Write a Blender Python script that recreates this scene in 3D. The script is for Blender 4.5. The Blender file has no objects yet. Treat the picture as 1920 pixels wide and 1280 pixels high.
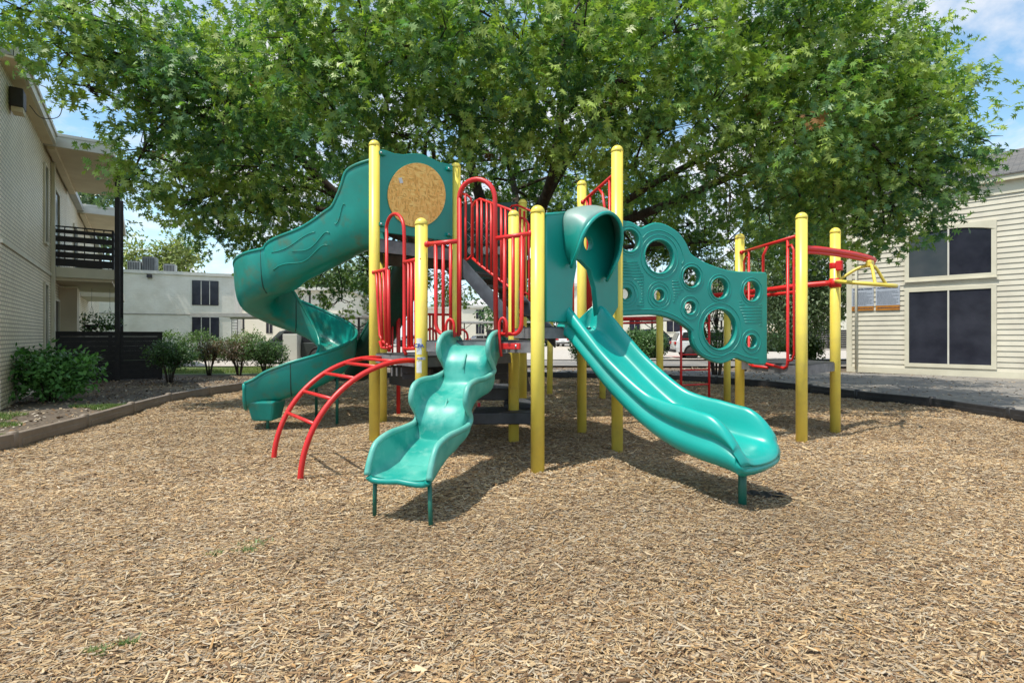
import bpy, math, random
import numpy as np
from mathutils import Vector, Matrix
random.seed(7)
RNG = np.random.default_rng(11)
PI = math.pi
F, HY, H = 985.0, 630.0, 1.27        # focal length (px of a 1920 wide frame), horizon row, eye height
S = bpy.context.scene
COL = S.collection

# ------------------------------------------------------------------ geometry helpers
def G(px, py):                        # ground point seen at a pixel
    Y = F * H / (py - HY); return ((px - 960) / F * Y, Y)
def at(px, py, Y):                    # point at depth Y
    return Vector(((px - 960) / F * Y, Y, H - (py - HY) / F * Y))
def onplane(px, py, P0, P1, off=0.0): # hit of the view ray with the vertical plane through P0-P1
    k = (px - 960) / F
    dx, dy = P1[0] - P0[0], P1[1] - P0[1]
    L = math.hypot(dx, dy); nx, ny = dy / L, -dx / L
    ox, oy = P0[0] + nx * off, P0[1] + ny * off
    t = (k * oy - ox) / (dx - k * dy)
    X, Y = ox + dx * t, oy + dy * t
    return Vector((X, Y, H - (py - HY) / F * Y))
def catmull(pts, n=6, closed=False):
    P = [Vector(p) for p in pts]; out = []
    m = len(P); rng = range(m if closed else m - 1)
    for i in rng:
        if closed: a, b, c, d = P[(i-1) % m], P[i], P[(i+1) % m], P[(i+2) % m]
        else:
            b, c = P[i], P[i+1]
            a = P[i-1] if i > 0 else b * 2 - c
            d = P[i+2] if i + 2 < m else c * 2 - b
        for k in range(n):
            t = k / n
            out.append(0.5 * ((2*b) + (c - a) * t + (2*a - 5*b + 4*c - d) * t*t + (3*b - a - 3*c + d) * t**3))
    if not closed: out.append(P[-1])
    return out

class MB:
    def __init__(s): s.v = []; s.f = []; s.sm = []
    def add(s, vs, fs, smooth=False):
        o = len(s.v); s.v += [tuple(v) for v in vs]
        for f in fs: s.f.append(tuple(i + o for i in f)); s.sm.append(smooth)
    def box(s, c, size, rz=0.0, M=None):
        hx, hy, hz = size[0]/2, size[1]/2, size[2]/2
        R = M or Matrix.Rotation(rz, 3, 'Z'); c = Vector(c)
        vs = [c + R @ Vector((x*hx, y*hy, z*hz)) for x in (-1, 1) for y in (-1, 1) for z in (-1, 1)]
        s.add(vs, [(0,1,3,2),(4,6,7,5),(0,4,5,1),(2,3,7,6),(0,2,6,4),(1,5,7,3)]); return s
    def box2(s, x0, x1, y0, y1, z0, z1):
        return s.box(((x0+x1)/2, (y0+y1)/2, (z0+z1)/2), (abs(x1-x0), abs(y1-y0), abs(z1-z0)))
    def tube(s, pts, r, seg=10, closed=False, caps=True):
        P = [Vector(p) for p in pts]; n = len(P)
        rs = r if isinstance(r, (list, tuple)) else [r] * n
        T = []
        for i in range(n):
            a = P[(i-1) % n] if (closed or i > 0) else P[i]
            b = P[(i+1) % n] if (closed or i < n-1) else P[i]
            d = (b - a); T.append(d.normalized() if d.length > 1e-9 else Vector((0,0,1)))
        up = Vector((0,0,1)) if abs(T[0].z) < 0.9 else Vector((0,1,0))
        N = T[0].cross(up).normalized(); vs = []
        for i in range(n):
            N = (N - T[i] * N.dot(T[i]))
            N = N.normalized() if N.length > 1e-6 else T[i].orthogonal().normalized()
            B = T[i].cross(N)
            for k in range(seg):
                a = 2*PI*k/seg; vs.append(P[i] + (N*math.cos(a) + B*math.sin(a)) * rs[i])
        fs = []
        for i in range(n if closed else n-1):
            j = (i+1) % n
            for k in range(seg):
                l = (k+1) % seg; fs.append((i*seg+k, i*seg+l, j*seg+l, j*seg+k))
        s.add(vs, fs, True)
        if caps and not closed:
            o = len(s.v) - n*seg
            s.f.append(tuple(o + k for k in range(seg))[::-1]); s.sm.append(False)
            s.f.append(tuple(o + (n-1)*seg + k for k in range(seg))); s.sm.append(False)
        return s
    def lathe(s, c, prof, seg=20):   # prof: (r, z)
        vs = []; fs = []; n = len(prof)
        for r, z in prof:
            for k in range(seg):
                a = 2*PI*k/seg; vs.append((c[0]+r*math.cos(a), c[1]+r*math.sin(a), c[2]+z))
        for i in range(n-1):
            for k in range(seg):
                l = (k+1) % seg; fs.append((i*seg+k, i*seg+l, (i+1)*seg+l, (i+1)*seg+k))
        fs.append(tuple(range(seg))[::-1]); fs.append(tuple((n-1)*seg+k for k in range(seg)))
        s.add(vs, fs, True); return s
    def prism(s, poly, z0, z1):      # poly (x,y) ccw
        n = len(poly)
        vs = [(x, y, z0) for x, y in poly] + [(x, y, z1) for x, y in poly]
        fs = [tuple(range(n))[::-1], tuple(range(n, 2*n))] + [(i, (i+1) % n, n+(i+1) % n, n+i) for i in range(n)]
        s.add(vs, fs); return s
    def loft(s, rows, closed=False, caps=False):
        m = len(rows[0]); vs = [p for r in rows for p in r]; fs = []
        for i in range(len(rows)-1):
            for k in range(m if closed else m-1):
                l = (k+1) % m; fs.append((i*m+k, i*m+l, (i+1)*m+l, (i+1)*m+k))
        s.add(vs, fs, True)
        if caps:
            o = len(s.v) - len(vs)
            s.f.append(tuple(o+k for k in range(m))[::-1]); s.sm.append(True)
            s.f.append(tuple(o+(len(rows)-1)*m+k for k in range(m))); s.sm.append(True)
        return s
    def mesh(s, name):
        me = bpy.data.meshes.new(name); me.from_pydata(s.v, [], s.f)
        me.polygons.foreach_set('use_smooth', s.sm); me.update(); return me
def link(o, parent=None):
    COL.objects.link(o)
    if parent: o.parent = parent
    return o
def tag(o, label=None, cat=None, group=None, kind=None):
    if label: o['label'] = label
    if cat: o['category'] = cat
    if group: o['group'] = group
    if kind: o['kind'] = kind
    return o
def obj(name, mb, mat, parent=None, bevel=0, solid=None, sub=0, world=False, loc=None):
    me = mb.mesh(name) if isinstance(mb, MB) else mb
    o = bpy.data.objects.new(name, me)
    if mat: me.materials.append(mat)
    link(o, parent)
    if world: o.location = -parent.location
    if loc is not None: o.location = loc
    if solid:
        m = o.modifiers.new('solid', 'SOLIDIFY'); m.thickness = solid[0]; m.offset = solid[1]
    if sub:
        m = o.modifiers.new('sub', 'SUBSURF'); m.levels = sub; m.render_levels = sub
    if bevel:
        m = o.modifiers.new('bevel', 'BEVEL'); m.width = bevel; m.segments = 2; m.limit_method = 'ANGLE'
    return o
def thing(name, label, cat, loc=(0,0,0), rz=0.0, group=None):
    o = bpy.data.objects.new(name, None); o.location = loc; o.rotation_euler = (0,0,rz); link(o)
    return tag(o, label, cat, group)
def npmesh(name, V, faces_idx, face_len, attr=None):   # V (n,3), flat loop index array, loops per face
    me = bpy.data.meshes.new(name)
    me.vertices.add(len(V)); me.vertices.foreach_set('co', np.ascontiguousarray(V, dtype=np.float32).ravel())
    me.loops.add(len(faces_idx)); me.loops.foreach_set('vertex_index', np.ascontiguousarray(faces_idx, dtype=np.int32))
    nf = len(face_len); st = np.concatenate([[0], np.cumsum(face_len)[:-1]]).astype(np.int32)
    me.polygons.add(nf); me.polygons.foreach_set('loop_start', st)
    me.update(calc_edges=True)
    if attr is not None:
        a = me.attributes.new('tone', 'FLOAT_COLOR', 'POINT')
        a.data.foreach_set('color', np.ascontiguousarray(attr, dtype=np.float32).ravel())
    return me

# ------------------------------------------------------------------ materials
def newmat(name):
    m = bpy.data.materials.new(name); m.use_nodes = True
    nt = m.node_tree; return m, nt, nt.nodes['Principled BSDF']
def N(nt, t, **kw):
    n = nt.nodes.new(t)
    for k, v in kw.items():
        if k in n.inputs.keys() if isinstance(k, str) else False: n.inputs[k].default_value = v
        else: setattr(n, k, v)
    return n
def ramp(nt, fac, stops):
    r = nt.nodes.new('ShaderNodeValToRGB'); e = r.color_ramp.elements
    while len(e) < len(stops): e.new(0.5)
    for i, (p, c) in enumerate(stops):
        e[i].position = p; e[i].color = (*c, 1) if len(c) == 3 else c
    nt.links.new(fac, r.inputs['Fac']); return r.outputs['Color']
def mixc(nt, fac, a, b, mode='MIX'):
    m = nt.nodes.new('ShaderNodeMix'); m.data_type = 'RGBA'; m.blend_type = mode
    for sock, v in ((m.inputs['Factor'], fac), (m.inputs[6], a), (m.inputs[7], b)):
        if isinstance(v, (int, float)): sock.default_value = v
        elif isinstance(v, (tuple, list)): sock.default_value = (*v, 1) if len(v) == 3 else v
        else: nt.links.new(v, sock)
    return m.outputs[2]
def coords(nt, scale=(1,1,1), kind='Object', rot=(0,0,0)):
    tc = nt.nodes.new('ShaderNodeTexCoord'); mp = nt.nodes.new('ShaderNodeMapping')
    mp.inputs['Scale'].default_value = scale; mp.inputs['Rotation'].default_value = rot
    nt.links.new(tc.outputs[kind], mp.inputs['Vector']); return mp.outputs['Vector']
def noise(nt, vec, scale=5, detail=4, rough=0.55, dist=0.0):
    n = nt.nodes.new('ShaderNodeTexNoise'); n.inputs['Scale'].default_value = scale
    n.inputs['Detail'].default_value = detail; n.inputs['Roughness'].default_value = rough
    n.inputs['Distortion'].default_value = dist
    nt.links.new(vec, n.inputs['Vector']); return n.outputs['Fac']
def bump(nt, bsdf, h, strength=0.3, dist=0.01):
    b = nt.nodes.new('ShaderNodeBump'); b.inputs['Strength'].default_value = strength
    b.inputs['Distance'].default_value = dist; nt.links.new(h, b.inputs['Height'])
    nt.links.new(b.outputs['Normal'], bsdf.inputs['Normal'])
def simple(name, col, rough=0.6, col2=None, nscale=3.0, amt=(0.35, 0.65), bmp=0.0, bscale=40, metal=0.0, coat=0.0, dirt=None):
    m, nt, b = newmat(name); b.inputs['Roughness'].default_value = rough; b.inputs['Metallic'].default_value = metal
    if 'Coat Weight' in b.inputs: b.inputs['Coat Weight'].default_value = coat
    vec = coords(nt)
    c2 = col2 or tuple(x * 0.8 for x in col)
    n1 = noise(nt, vec, nscale, 6)
    c = ramp(nt, n1, [(amt[0], col), (amt[1], c2)])
    if dirt:
        n2 = noise(nt, vec, nscale*2.7, 8, 0.65)
        c = mixc(nt, ramp(nt, n2, [(0.52, (0,0,0)), (0.75, (dirt[1],)*3)]), c, dirt[0])
    nt.links.new(c, b.inputs['Base Color'])
    if bmp: bump(nt, b, noise(nt, vec, bscale, 4), bmp, 0.01)
    return m
M = {}
M['teal'] = simple('teal_plastic', (0.004,0.29,0.245), 0.36, (0.006,0.25,0.21), 2.0, dirt=((0.03,0.22,0.18), 0.35))
M['teal_spiral'] = simple('teal_plastic_scuffed', (0.004,0.29,0.245), 0.33, (0.006,0.21,0.17), 1.6, dirt=((0.10,0.15,0.08), 0.8))
M['teal_fade'] = simple('faded_teal_plastic', (0.075,0.40,0.33), 0.40, (0.012,0.29,0.24), 3.4, (0.42,0.60), dirt=((0.24,0.50,0.43), 0.55))
M['teal_rim'] = simple('sun_bleached_teal_rim', (0.17,0.46,0.39), 0.42, (0.07,0.37,0.31), 6)
M['teal_bright'] = simple('bright_teal_plastic', (0.004,0.37,0.32), 0.30, (0.006,0.30,0.26), 1.5, dirt=((0.07,0.36,0.30), 0.3))
M['teal_hood'] = None
M['green_dark'] = simple('dark_green_paint', (0.01,0.07,0.05), 0.5, (0.015,0.05,0.04), 3)
M['green_leg'] = simple('green_leg_paint', (0.012,0.13,0.09), 0.45)
M['yellow'] = simple('yellow_powder_coat', (0.86,0.71,0.13), 0.36, (0.84,0.65,0.09), 1.3, dirt=((0.60,0.47,0.13), 0.55))
M['yellow_bright'] = simple('bright_yellow_paint', (0.78,0.62,0.10), 0.35)
M['red'] = simple('red_powder_coat', (0.70,0.020,0.020), 0.38, (0.60,0.024,0.024), 3, dirt=((0.55,0.10,0.07), 0.3))
M['deck'] = simple('grey_vinyl_coated_steel', (0.07,0.075,0.085), 0.55, (0.035,0.037,0.042), 5, bmp=0.3, bscale=90)
M['deck_light'] = simple('worn_grey_deck_edge', (0.22,0.22,0.23), 0.6, (0.12,0.12,0.13), 6, bmp=0.2)
M['dark_steel'] = simple('dark_steel', (0.02,0.02,0.024), 0.6, (0.035,0.03,0.03), 6)
M['bolt'] = simple('galvanised_bolt', (0.45,0.45,0.45), 0.4, metal=0.8)
M['black_wood'] = simple('black_stained_boards', (0.012,0.011,0.013), 0.62, (0.022,0.018,0.019), 8, bmp=0.3, bscale=60)
M['white_paint'] = simple('white_paint', (0.68,0.66,0.60), 0.6, (0.60,0.58,0.52), 1.2)
M['trim'] = simple('cream_trim_paint', (0.68,0.64,0.51), 0.55, (0.60,0.56,0.44), 2)
M['soffit'] = simple('tan_soffit_paint', (0.72,0.62,0.46), 0.7, (0.64,0.54,0.39), 1.5)
M['fascia'] = simple('white_metal_fascia', (0.66,0.64,0.57), 0.5, (0.58,0.56,0.5), 2)
M['stucco'] = simple('cream_stucco', (0.80,0.76,0.64), 0.85, (0.72,0.68,0.57), 0.5, bmp=0.3, bscale=30)
M['stone_cap'] = simple('concrete', (0.36,0.33,0.29), 0.85, (0.27,0.25,0.22), 2, bmp=0.3)
M['dark_screen'] = None
M['ac'] = simple('air_conditioner_grey', (0.22,0.23,0.23), 0.6)
M['rubber'] = simple('tyre_rubber', (0.02,0.02,0.02), 0.8)
M['chrome'] = simple('wheel_alloy', (0.42,0.43,0.45), 0.35, metal=0.7)
M['lamp_red'] = simple('tail_lamp_red', (0.5,0.01,0.01), 0.2)
M['lamp_clear'] = simple('headlamp_clear', (0.7,0.7,0.7), 0.15)
M['text_dark'] = simple('dark_lettering', (0.03,0.04,0.07), 0.6)
M['text_blue'] = simple('blue_lettering', (0.02,0.08,0.35), 0.5)
M['sticker'] = simple('white_sticker', (0.7,0.72,0.72), 0.5, (0.6,0.62,0.63), 20)
M['sign'] = simple('pale_blue_grey_sign', (0.42,0.46,0.54), 0.5, (0.37,0.41,0.48), 8)
M['sign_orange'] = simple('orange_sign_strip', (0.50,0.20,0.02), 0.55, (0.38,0.14,0.015), 10)
M['metal_lt'] = simple('galvanised_metal', (0.42,0.42,0.40), 0.5, (0.33,0.33,0.31), 4)
M['pink'] = simple('faded_red_paint', (0.5,0.13,0.11), 0.7, (0.55,0.35,0.30), 12)

def glassy(name, c1, c2, rough=0.12, spec=0.5, sc=1.0):
    m, nt, b = newmat(name); v = coords(nt)
    nt.links.new(ramp(nt, noise(nt, v, sc, 3), [(0.35, c1), (0.65, c2)]), b.inputs['Base Color'])
    b.inputs['Roughness'].default_value = rough; b.inputs['Specular IOR Level'].default_value = spec
    return m
M['dark_screen'] = glassy('dark_solar_screen', (0.014,0.015,0.026), (0.030,0.032,0.048), 0.22, 0.5, 1.6)
M['glass'] = glassy('window_glass', (0.05,0.065,0.08), (0.09,0.10,0.11), 0.08, 0.8)
M['car_glass'] = glassy('car_glass', (0.01,0.012,0.015), (0.02,0.02,0.025), 0.05, 0.6)
def carpaint(name, c): 
    m, nt, b = newmat(name); b.inputs['Base Color'].default_value = (*c, 1)
    v = coords(nt); nt.links.new(ramp(nt, noise(nt, v, 2, 3), [(0.3, c), (0.7, tuple(x*0.88 for x in c))]), b.inputs['Base Color'])
    b.inputs['Roughness'].default_value = 0.35; b.inputs['Coat Weight'].default_value = 0.6; b.inputs['Coat Roughness'].default_value = 0.06; return m
M['car_navy'] = carpaint('navy_car_paint', (0.012,0.02,0.05))
M['car_white'] = carpaint('white_car_paint', (0.65,0.66,0.67))
M['car_silver'] = carpaint('silver_car_paint', (0.38,0.39,0.40))
M['car_grey'] = carpaint('dark_grey_car_paint', (0.035,0.042,0.04))

# teal hood faded to grey on its upper side
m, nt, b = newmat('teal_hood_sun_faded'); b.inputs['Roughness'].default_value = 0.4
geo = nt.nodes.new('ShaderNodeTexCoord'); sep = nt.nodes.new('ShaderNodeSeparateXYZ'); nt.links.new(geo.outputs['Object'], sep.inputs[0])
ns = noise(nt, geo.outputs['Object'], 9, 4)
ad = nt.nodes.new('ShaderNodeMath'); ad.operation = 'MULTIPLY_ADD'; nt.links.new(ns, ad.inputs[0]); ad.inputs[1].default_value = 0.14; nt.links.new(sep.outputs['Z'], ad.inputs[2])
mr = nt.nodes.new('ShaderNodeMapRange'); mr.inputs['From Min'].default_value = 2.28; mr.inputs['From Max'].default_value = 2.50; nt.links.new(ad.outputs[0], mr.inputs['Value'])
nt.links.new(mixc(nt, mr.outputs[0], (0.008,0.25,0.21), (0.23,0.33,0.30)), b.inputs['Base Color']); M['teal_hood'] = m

# painted brick
def brickmat(name, c1, c2, cm, bw=0.2, bh=0.075, vert_axis=True):
    m, nt, b = newmat(name)
    v = coords(nt, (1,1,1), 'Object', (PI/2, 0, 0)) if vert_axis else coords(nt)
    tc = nt.nodes.new('ShaderNodeTexCoord'); sp = nt.nodes.new('ShaderNodeSeparateXYZ'); nt.links.new(tc.outputs['Object'], sp.inputs[0])
    cb = nt.nodes.new('ShaderNodeCombineXYZ')
    s = nt.nodes.new('ShaderNodeMath'); s.operation = 'ADD'; nt.links.new(sp.outputs['X'], s.inputs[0]); nt.links.new(sp.outputs['Y'], s.inputs[1])
    nt.links.new(s.outputs[0], cb.inputs[0]); nt.links.new(sp.outputs['Z'], cb.inputs[1])
    t = nt.nodes.new('ShaderNodeTexBrick'); nt.links.new(cb.outputs[0], t.inputs['Vector'])
    t.inputs['Color1'].default_value = (*c1, 1); t.inputs['Color2'].default_value = (*c2, 1); t.inputs['Mortar'].default_value = (*cm, 1)
    t.inputs['Scale'].default_value = 1; t.inputs['Brick Width'].default_value = bw; t.inputs['Row Height'].default_value = bh
    t.inputs['Mortar Size'].default_value = 0.009; t.inputs['Mortar Smooth'].default_value = 0.3; t.inputs['Bias'].default_value = 0
    big = noise(nt, tc.outputs['Object'], 0.9, 5)
    c = mixc(nt, 1.0, t.outputs['Color'], ramp(nt, big, [(0.3, (1,1,1)), (0.72, (0.80,0.78,0.74))]), 'MULTIPLY')
    nt.links.new(c, b.inputs['Base Color']); b.inputs['Roughness'].default_value = 0.5
    inv = nt.nodes.new('ShaderNodeMath'); inv.operation = 'MULTIPLY_ADD'; nt.links.new(t.outputs['Fac'], inv.inputs[0]); inv.inputs[1].default_value = -1.0
    nt.links.new(noise(nt, tc.outputs['Object'], 25, 4), inv.inputs[2])
    bump(nt, b, inv.outputs[0], 0.7, 0.012); return m
M['brick'] = brickmat('cream_painted_brick', (0.92,0.83,0.65), (0.85,0.76,0.58), (0.30,0.25,0.18))
M['brick_white'] = brickmat('white_painted_brick', (0.86,0.82,0.73), (0.83,0.79,0.70), (0.80,0.76,0.68), 0.4, 0.15)
M['siding'] = simple('cream_lap_siding', (0.66,0.62,0.51), 0.6, (0.56,0.52,0.43), 1.1, bmp=0.15, bscale=40, dirt=((0.38,0.36,0.30), 0.35))
m, nt, b = newmat('weathered_shingles'); tc = nt.nodes.new('ShaderNodeTexCoord')
t = nt.nodes.new('ShaderNodeTexBrick'); nt.links.new(tc.outputs['Object'], t.inputs['Vector']); t.inputs['Scale'].default_value = 1
t.inputs['Brick Width'].default_value = 0.3; t.inputs['Row Height'].default_value = 0.14; t.inputs['Mortar Size'].default_value = 0.008
t.inputs['Color1'].default_value = (0.16,0.15,0.14,1); t.inputs['Color2'].default_value = (0.10,0.10,0.10,1); t.inputs['Mortar'].default_value = (0.04,0.04,0.04,1)
nt.links.new(t.outputs['Color'], b.inputs['Base Color']); b.inputs['Roughness'].default_value = 0.9; M['shingle'] = m

# OSB board
m, nt, b = newmat('osb_board'); v = coords(nt, (1,1,1))
def flake(sc, rot):
    vv0 = coords(nt, (sc[0], sc[1], sc[2]), 'Object', rot); nz = nt.nodes.new('ShaderNodeTexNoise'); nz.inputs['Scale'].default_value = 0.55; nt.links.new(vv0, nz.inputs['Vector']); ma = nt.nodes.new('ShaderNodeVectorMath'); ma.operation = 'MULTIPLY_ADD'; nt.links.new(nz.outputs['Color'], ma.inputs[0]); ma.inputs[1].default_value = (1.6,1.6,1.6); nt.links.new(vv0, ma.inputs[2]); vv = ma.outputs[0]
    vo = nt.nodes.new('ShaderNodeTexVoronoi'); vo.inputs['Scale'].default_value = 1; vo.inputs['Randomness'].default_value = 1
    nt.links.new(vv, vo.inputs['Vector']); return vo.outputs['Color']
f1 = nt.nodes.new('ShaderNodeRGBToBW'); nt.links.new(flake((20, 20, 62), (0.3,0.5,0.3)), f1.inputs[0])
f2 = nt.nodes.new('ShaderNodeRGBToBW'); nt.links.new(flake((64, 64, 19), (0.2,-0.5,0.8)), f2.inputs[0])
c = mixc(nt, ramp(nt, noise(nt, v, 14, 3), [(0.45, (0,0,0)), (0.55, (1,1,1))]),
         ramp(nt, f1.outputs[0], [(0.12, (0.66,0.34,0.08)), (0.45, (0.95,0.52,0.13)), (0.8, (1.0,0.66,0.22))]),
         ramp(nt, f2.outputs[0], [(0.12, (0.60,0.30,0.07)), (0.45, (0.90,0.46,0.11)), (0.8, (0.98,0.60,0.19))]))
c = mixc(nt, ramp(nt, noise(nt, v, 30, 5), [(0.66, (0,0,0)), (0.74, (0.7,0.7,0.7))]), c, (0.13,0.06,0.02))
nt.links.new(c, b.inputs['Base Color']); b.inputs['Roughness'].default_value = 0.7; M['osb'] = m

# leaves
def leafmat(name, trans=0.40, rough=0.42):
    m, nt, b = newmat(name); out = nt.nodes['Material Output']
    at_ = nt.nodes.new('ShaderNodeAttribute'); at_.attribute_name = 'tone'
    nt.links.new(at_.outputs['Color'], b.inputs['Base Color']); b.inputs['Roughness'].default_value = rough
    b.inputs['Specular IOR Level'].default_value = 0.32
    tr = nt.nodes.new('ShaderNodeBsdfTranslucent')
    nt.links.new(mixc(nt, 1.0, at_.outputs['Color'], (1.5,1.9,0.7), 'MULTIPLY'), tr.inputs['Color'])
    mx = nt.nodes.new('ShaderNodeMixShader'); mx.inputs[0].default_value = trans
    nt.links.new(b.outputs[0], mx.inputs[1]); nt.links.new(tr.outputs[0], mx.inputs[2]); nt.links.new(mx.outputs[0], out.inputs['Surface'])
    return m
M['leaf'] = leafmat('oak_leaf', 0.27, 0.42); M['leaf_bush'] = leafmat('shrub_leaf', 0.2, 0.38)
def attrmat(name, rough=0.85):
    m, nt, b = newmat(name); a = nt.nodes.new('ShaderNodeAttribute'); a.attribute_name = 'tone'
    nt.links.new(a.outputs['Color'], b.inputs['Base Color']); b.inputs['Roughness'].default_value = rough; return m
M['chip'] = attrmat('wood_chip', 0.8); M['litter'] = attrmat('dry_leaf', 0.85)
m, nt, b = newmat('bark'); v = coords(nt, (9, 9, 1.6)); n1 = noise(nt, v, 2.2, 8, 0.7, 0.6)
nt.links.new(ramp(nt, n1, [(0.3, (0.018,0.013,0.010)), (0.55, (0.062,0.046,0.034)), (0.75, (0.12,0.095,0.075))]), b.inputs['Base Color'])
b.inputs['Roughness'].default_value = 0.95; bump(nt, b, n1, 0.9, 0.04); M['bark'] = m

# grounds
def groundmat(name, stops, scale, bstr=0.4, rough=0.95, stops2=None, sc2=0.4, thr=(0.45,0.6), dist=0.02):
    m, nt, b = newmat(name); v = coords(nt); n1 = noise(nt, v, scale, 8, 0.7)
    c = ramp(nt, n1, stops)
    if stops2:
        c = mixc(nt, ramp(nt, noise(nt, v, sc2, 4), [(thr[0], (0,0,0)), (thr[1], (1,1,1))]), c, ramp(nt, n1, stops2))
    nt.links.new(c, b.inputs['Base Color']); b.inputs['Roughness'].default_value = rough
    if bstr: bump(nt, b, n1, bstr, dist)
    return m
M['soil'] = groundmat('bare_soil', [(0.3, (0.05,0.037,0.027)), (0.55, (0.12,0.092,0.066)), (0.72, (0.21,0.17,0.125))], 14,
                      stops2=[(0.3, (0.10,0.075,0.05)), (0.7, (0.28,0.22,0.15))], sc2=0.5)
M['lawn'] = groundmat('lawn', [(0.3, (0.045,0.075,0.02)), (0.55, (0.10,0.15,0.045)), (0.72, (0.22,0.22,0.10))], 22)
M['lot'] = groundmat('pale_concrete_lot', [(0.3, (0.38,0.345,0.30)), (0.7, (0.47,0.43,0.385))], 2.0, 0.1)
M['walk'] = groundmat('weathered_grey_pavement', [(0.3, (0.16,0.145,0.125)), (0.55, (0.24,0.22,0.195)), (0.75, (0.33,0.305,0.27))], 6, 0.5,
                      stops2=[(0.3, (0.11,0.105,0.10)), (0.7, (0.20,0.195,0.19))], sc2=0.8, dist=0.01)
# mulch bed under the loose chips
m, nt, b = newmat('wood_mulch'); hs = []; col = None
for i, (sx, sy, r) in enumerate(((26, 95, 0.35), (90, 30, 0.9), (30, 80, -0.7), (60, 60, 0.1))):
    vv = coords(nt, (sx, sy, 20), 'Object', (0, 0, r)); vo = nt.nodes.new('ShaderNodeTexVoronoi')
    vo.inputs['Scale'].default_value = 1; nt.links.new(vv, vo.inputs['Vector'])
    bw = nt.nodes.new('ShaderNodeRGBToBW'); nt.links.new(vo.outputs['Color'], bw.inputs[0])
    ci = ramp(nt, bw.outputs[0], [(0.15, (0.09,0.055,0.030)), (0.4, (0.24,0.165,0.10)), (0.62, (0.36,0.27,0.175)), (0.85, (0.46,0.38,0.28))])
    if col is None: col = ci; hh = bw.outputs[0]
    else:
        nn = noise(nt, coords(nt, (1,1,1)), 9 + 5*i, 3)
        fac = ramp(nt, nn, [(0.48, (0,0,0)), (0.52, (1,1,1))]); col = mixc(nt, fac, col, ci); hh = mixc(nt, fac, hh, bw.outputs[0])
big = noise(nt, coords(nt), 0.7, 4)
col = mixc(nt, 1.0, col, ramp(nt, big, [(0.3, (1.0,0.98,0.95)), (0.7, (0.80,0.74,0.68))]), 'MULTIPLY')
nt.links.new(col, b.inputs['Base Color']); b.inputs['Roughness'].default_value = 0.9; bump(nt, b, hh, 1.0, 0.02); M['mulch'] = m
M['timber_b'] = simple('brown_border_timber', (0.17,0.13,0.095), 0.55, (0.24,0.19,0.145), 4, bmp=0.3, bscale=30)
M['timber_k'] = simple('black_border_timber', (0.016,0.016,0.019), 0.5, (0.035,0.034,0.036), 5, bmp=0.3, bscale=30)

# ------------------------------------------------------------------ world, sun, camera
SUN_DIR = Vector((-0.38, -0.27, 1.0)).normalized()      # towards the sun
W = bpy.data.worlds.new('World'); S.world = W; W.use_nodes = True; nt = W.node_tree
bg = nt.nodes['Background']; sky = nt.nodes.new('ShaderNodeTexSky'); sky.sky_type = 'NISHITA'; sky.sun_disc = False
el = math.asin(SUN_DIR.z); az = math.atan2(SUN_DIR.x, SUN_DIR.y)
sky.sun_elevation = el; sky.sun_rotation = az; sky.air_density = 1.0; sky.dust_density = 1.2; sky.ozone_density = 1.0
tc = nt.nodes.new('ShaderNodeTexCoord'); sp = nt.nodes.new('ShaderNodeSeparateXYZ'); nt.links.new(tc.outputs['Generated'], sp.inputs[0])
zz = nt.nodes.new('ShaderNodeMath'); zz.operation = 'ADD'; zz.inputs[1].default_value = 0.22; nt.links.new(sp.outputs['Z'], zz.inputs[0])
cb = nt.nodes.new('ShaderNodeCombineXYZ')
for i, ax in enumerate('XY'):
    d = nt.nodes.new('ShaderNodeMath'); d.operation = 'DIVIDE'; nt.links.new(sp.outputs[ax], d.inputs[0]); nt.links.new(zz.outputs[0], d.inputs[1]); nt.links.new(d.outputs[0], cb.inputs[i])
cn = noise(nt, cb.outputs[0], 1.9, 9, 0.58, 0.25)
cm = ramp(nt, cn, [(0.44, (0,0,0)), (0.60, (1,1,1))])
hz = nt.nodes.new('ShaderNodeMapRange'); hz.inputs['From Min'].default_value = 0.0; hz.inputs['From Max'].default_value = 0.30
hz.inputs['To Min'].default_value = 0.75; hz.inputs['To Max'].default_value = 0.05; nt.links.new(sp.outputs['Z'], hz.inputs['Value'])
hazed = mixc(nt, hz.outputs[0], sky.outputs[0], (5.2,6.0,6.9))
brighter = mixc(nt, 1.0, hazed, (1.30,1.62,1.62), 'MULTIPLY')
nt.links.new(mixc(nt, cm, brighter, (7.2,7.2,7.4)), bg.inputs['Color']); bg.inputs['Strength'].default_value = 0.145
sl = bpy.data.lights.new('sun', 'SUN'); sl.energy = 5.0; sl.angle = math.radians(0.53); sl.color = (1.0, 0.935, 0.82)
so = bpy.data.objects.new('sun', sl); so.rotation_euler = SUN_DIR.to_track_quat('Z', 'Y').to_euler(); so.location = (0,0,30); link(so)
cam = bpy.data.cameras.new('camera'); cam.sensor_width = 36; cam.lens = F / 1920 * 36
cam.shift_y = -(640 - HY) / 1920 ; cam.clip_end = 2000; cam.clip_start = 0.05
co = bpy.data.objects.new('camera', cam); co.location = (0, 0, H); co.rotation_euler = (PI/2, 0, 0); link(co); S.camera = co
S.view_settings.view_transform = 'Standard'; S.view_settings.look = 'None'; S.view_settings.exposure = 0; S.view_settings.gamma = 1

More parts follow.
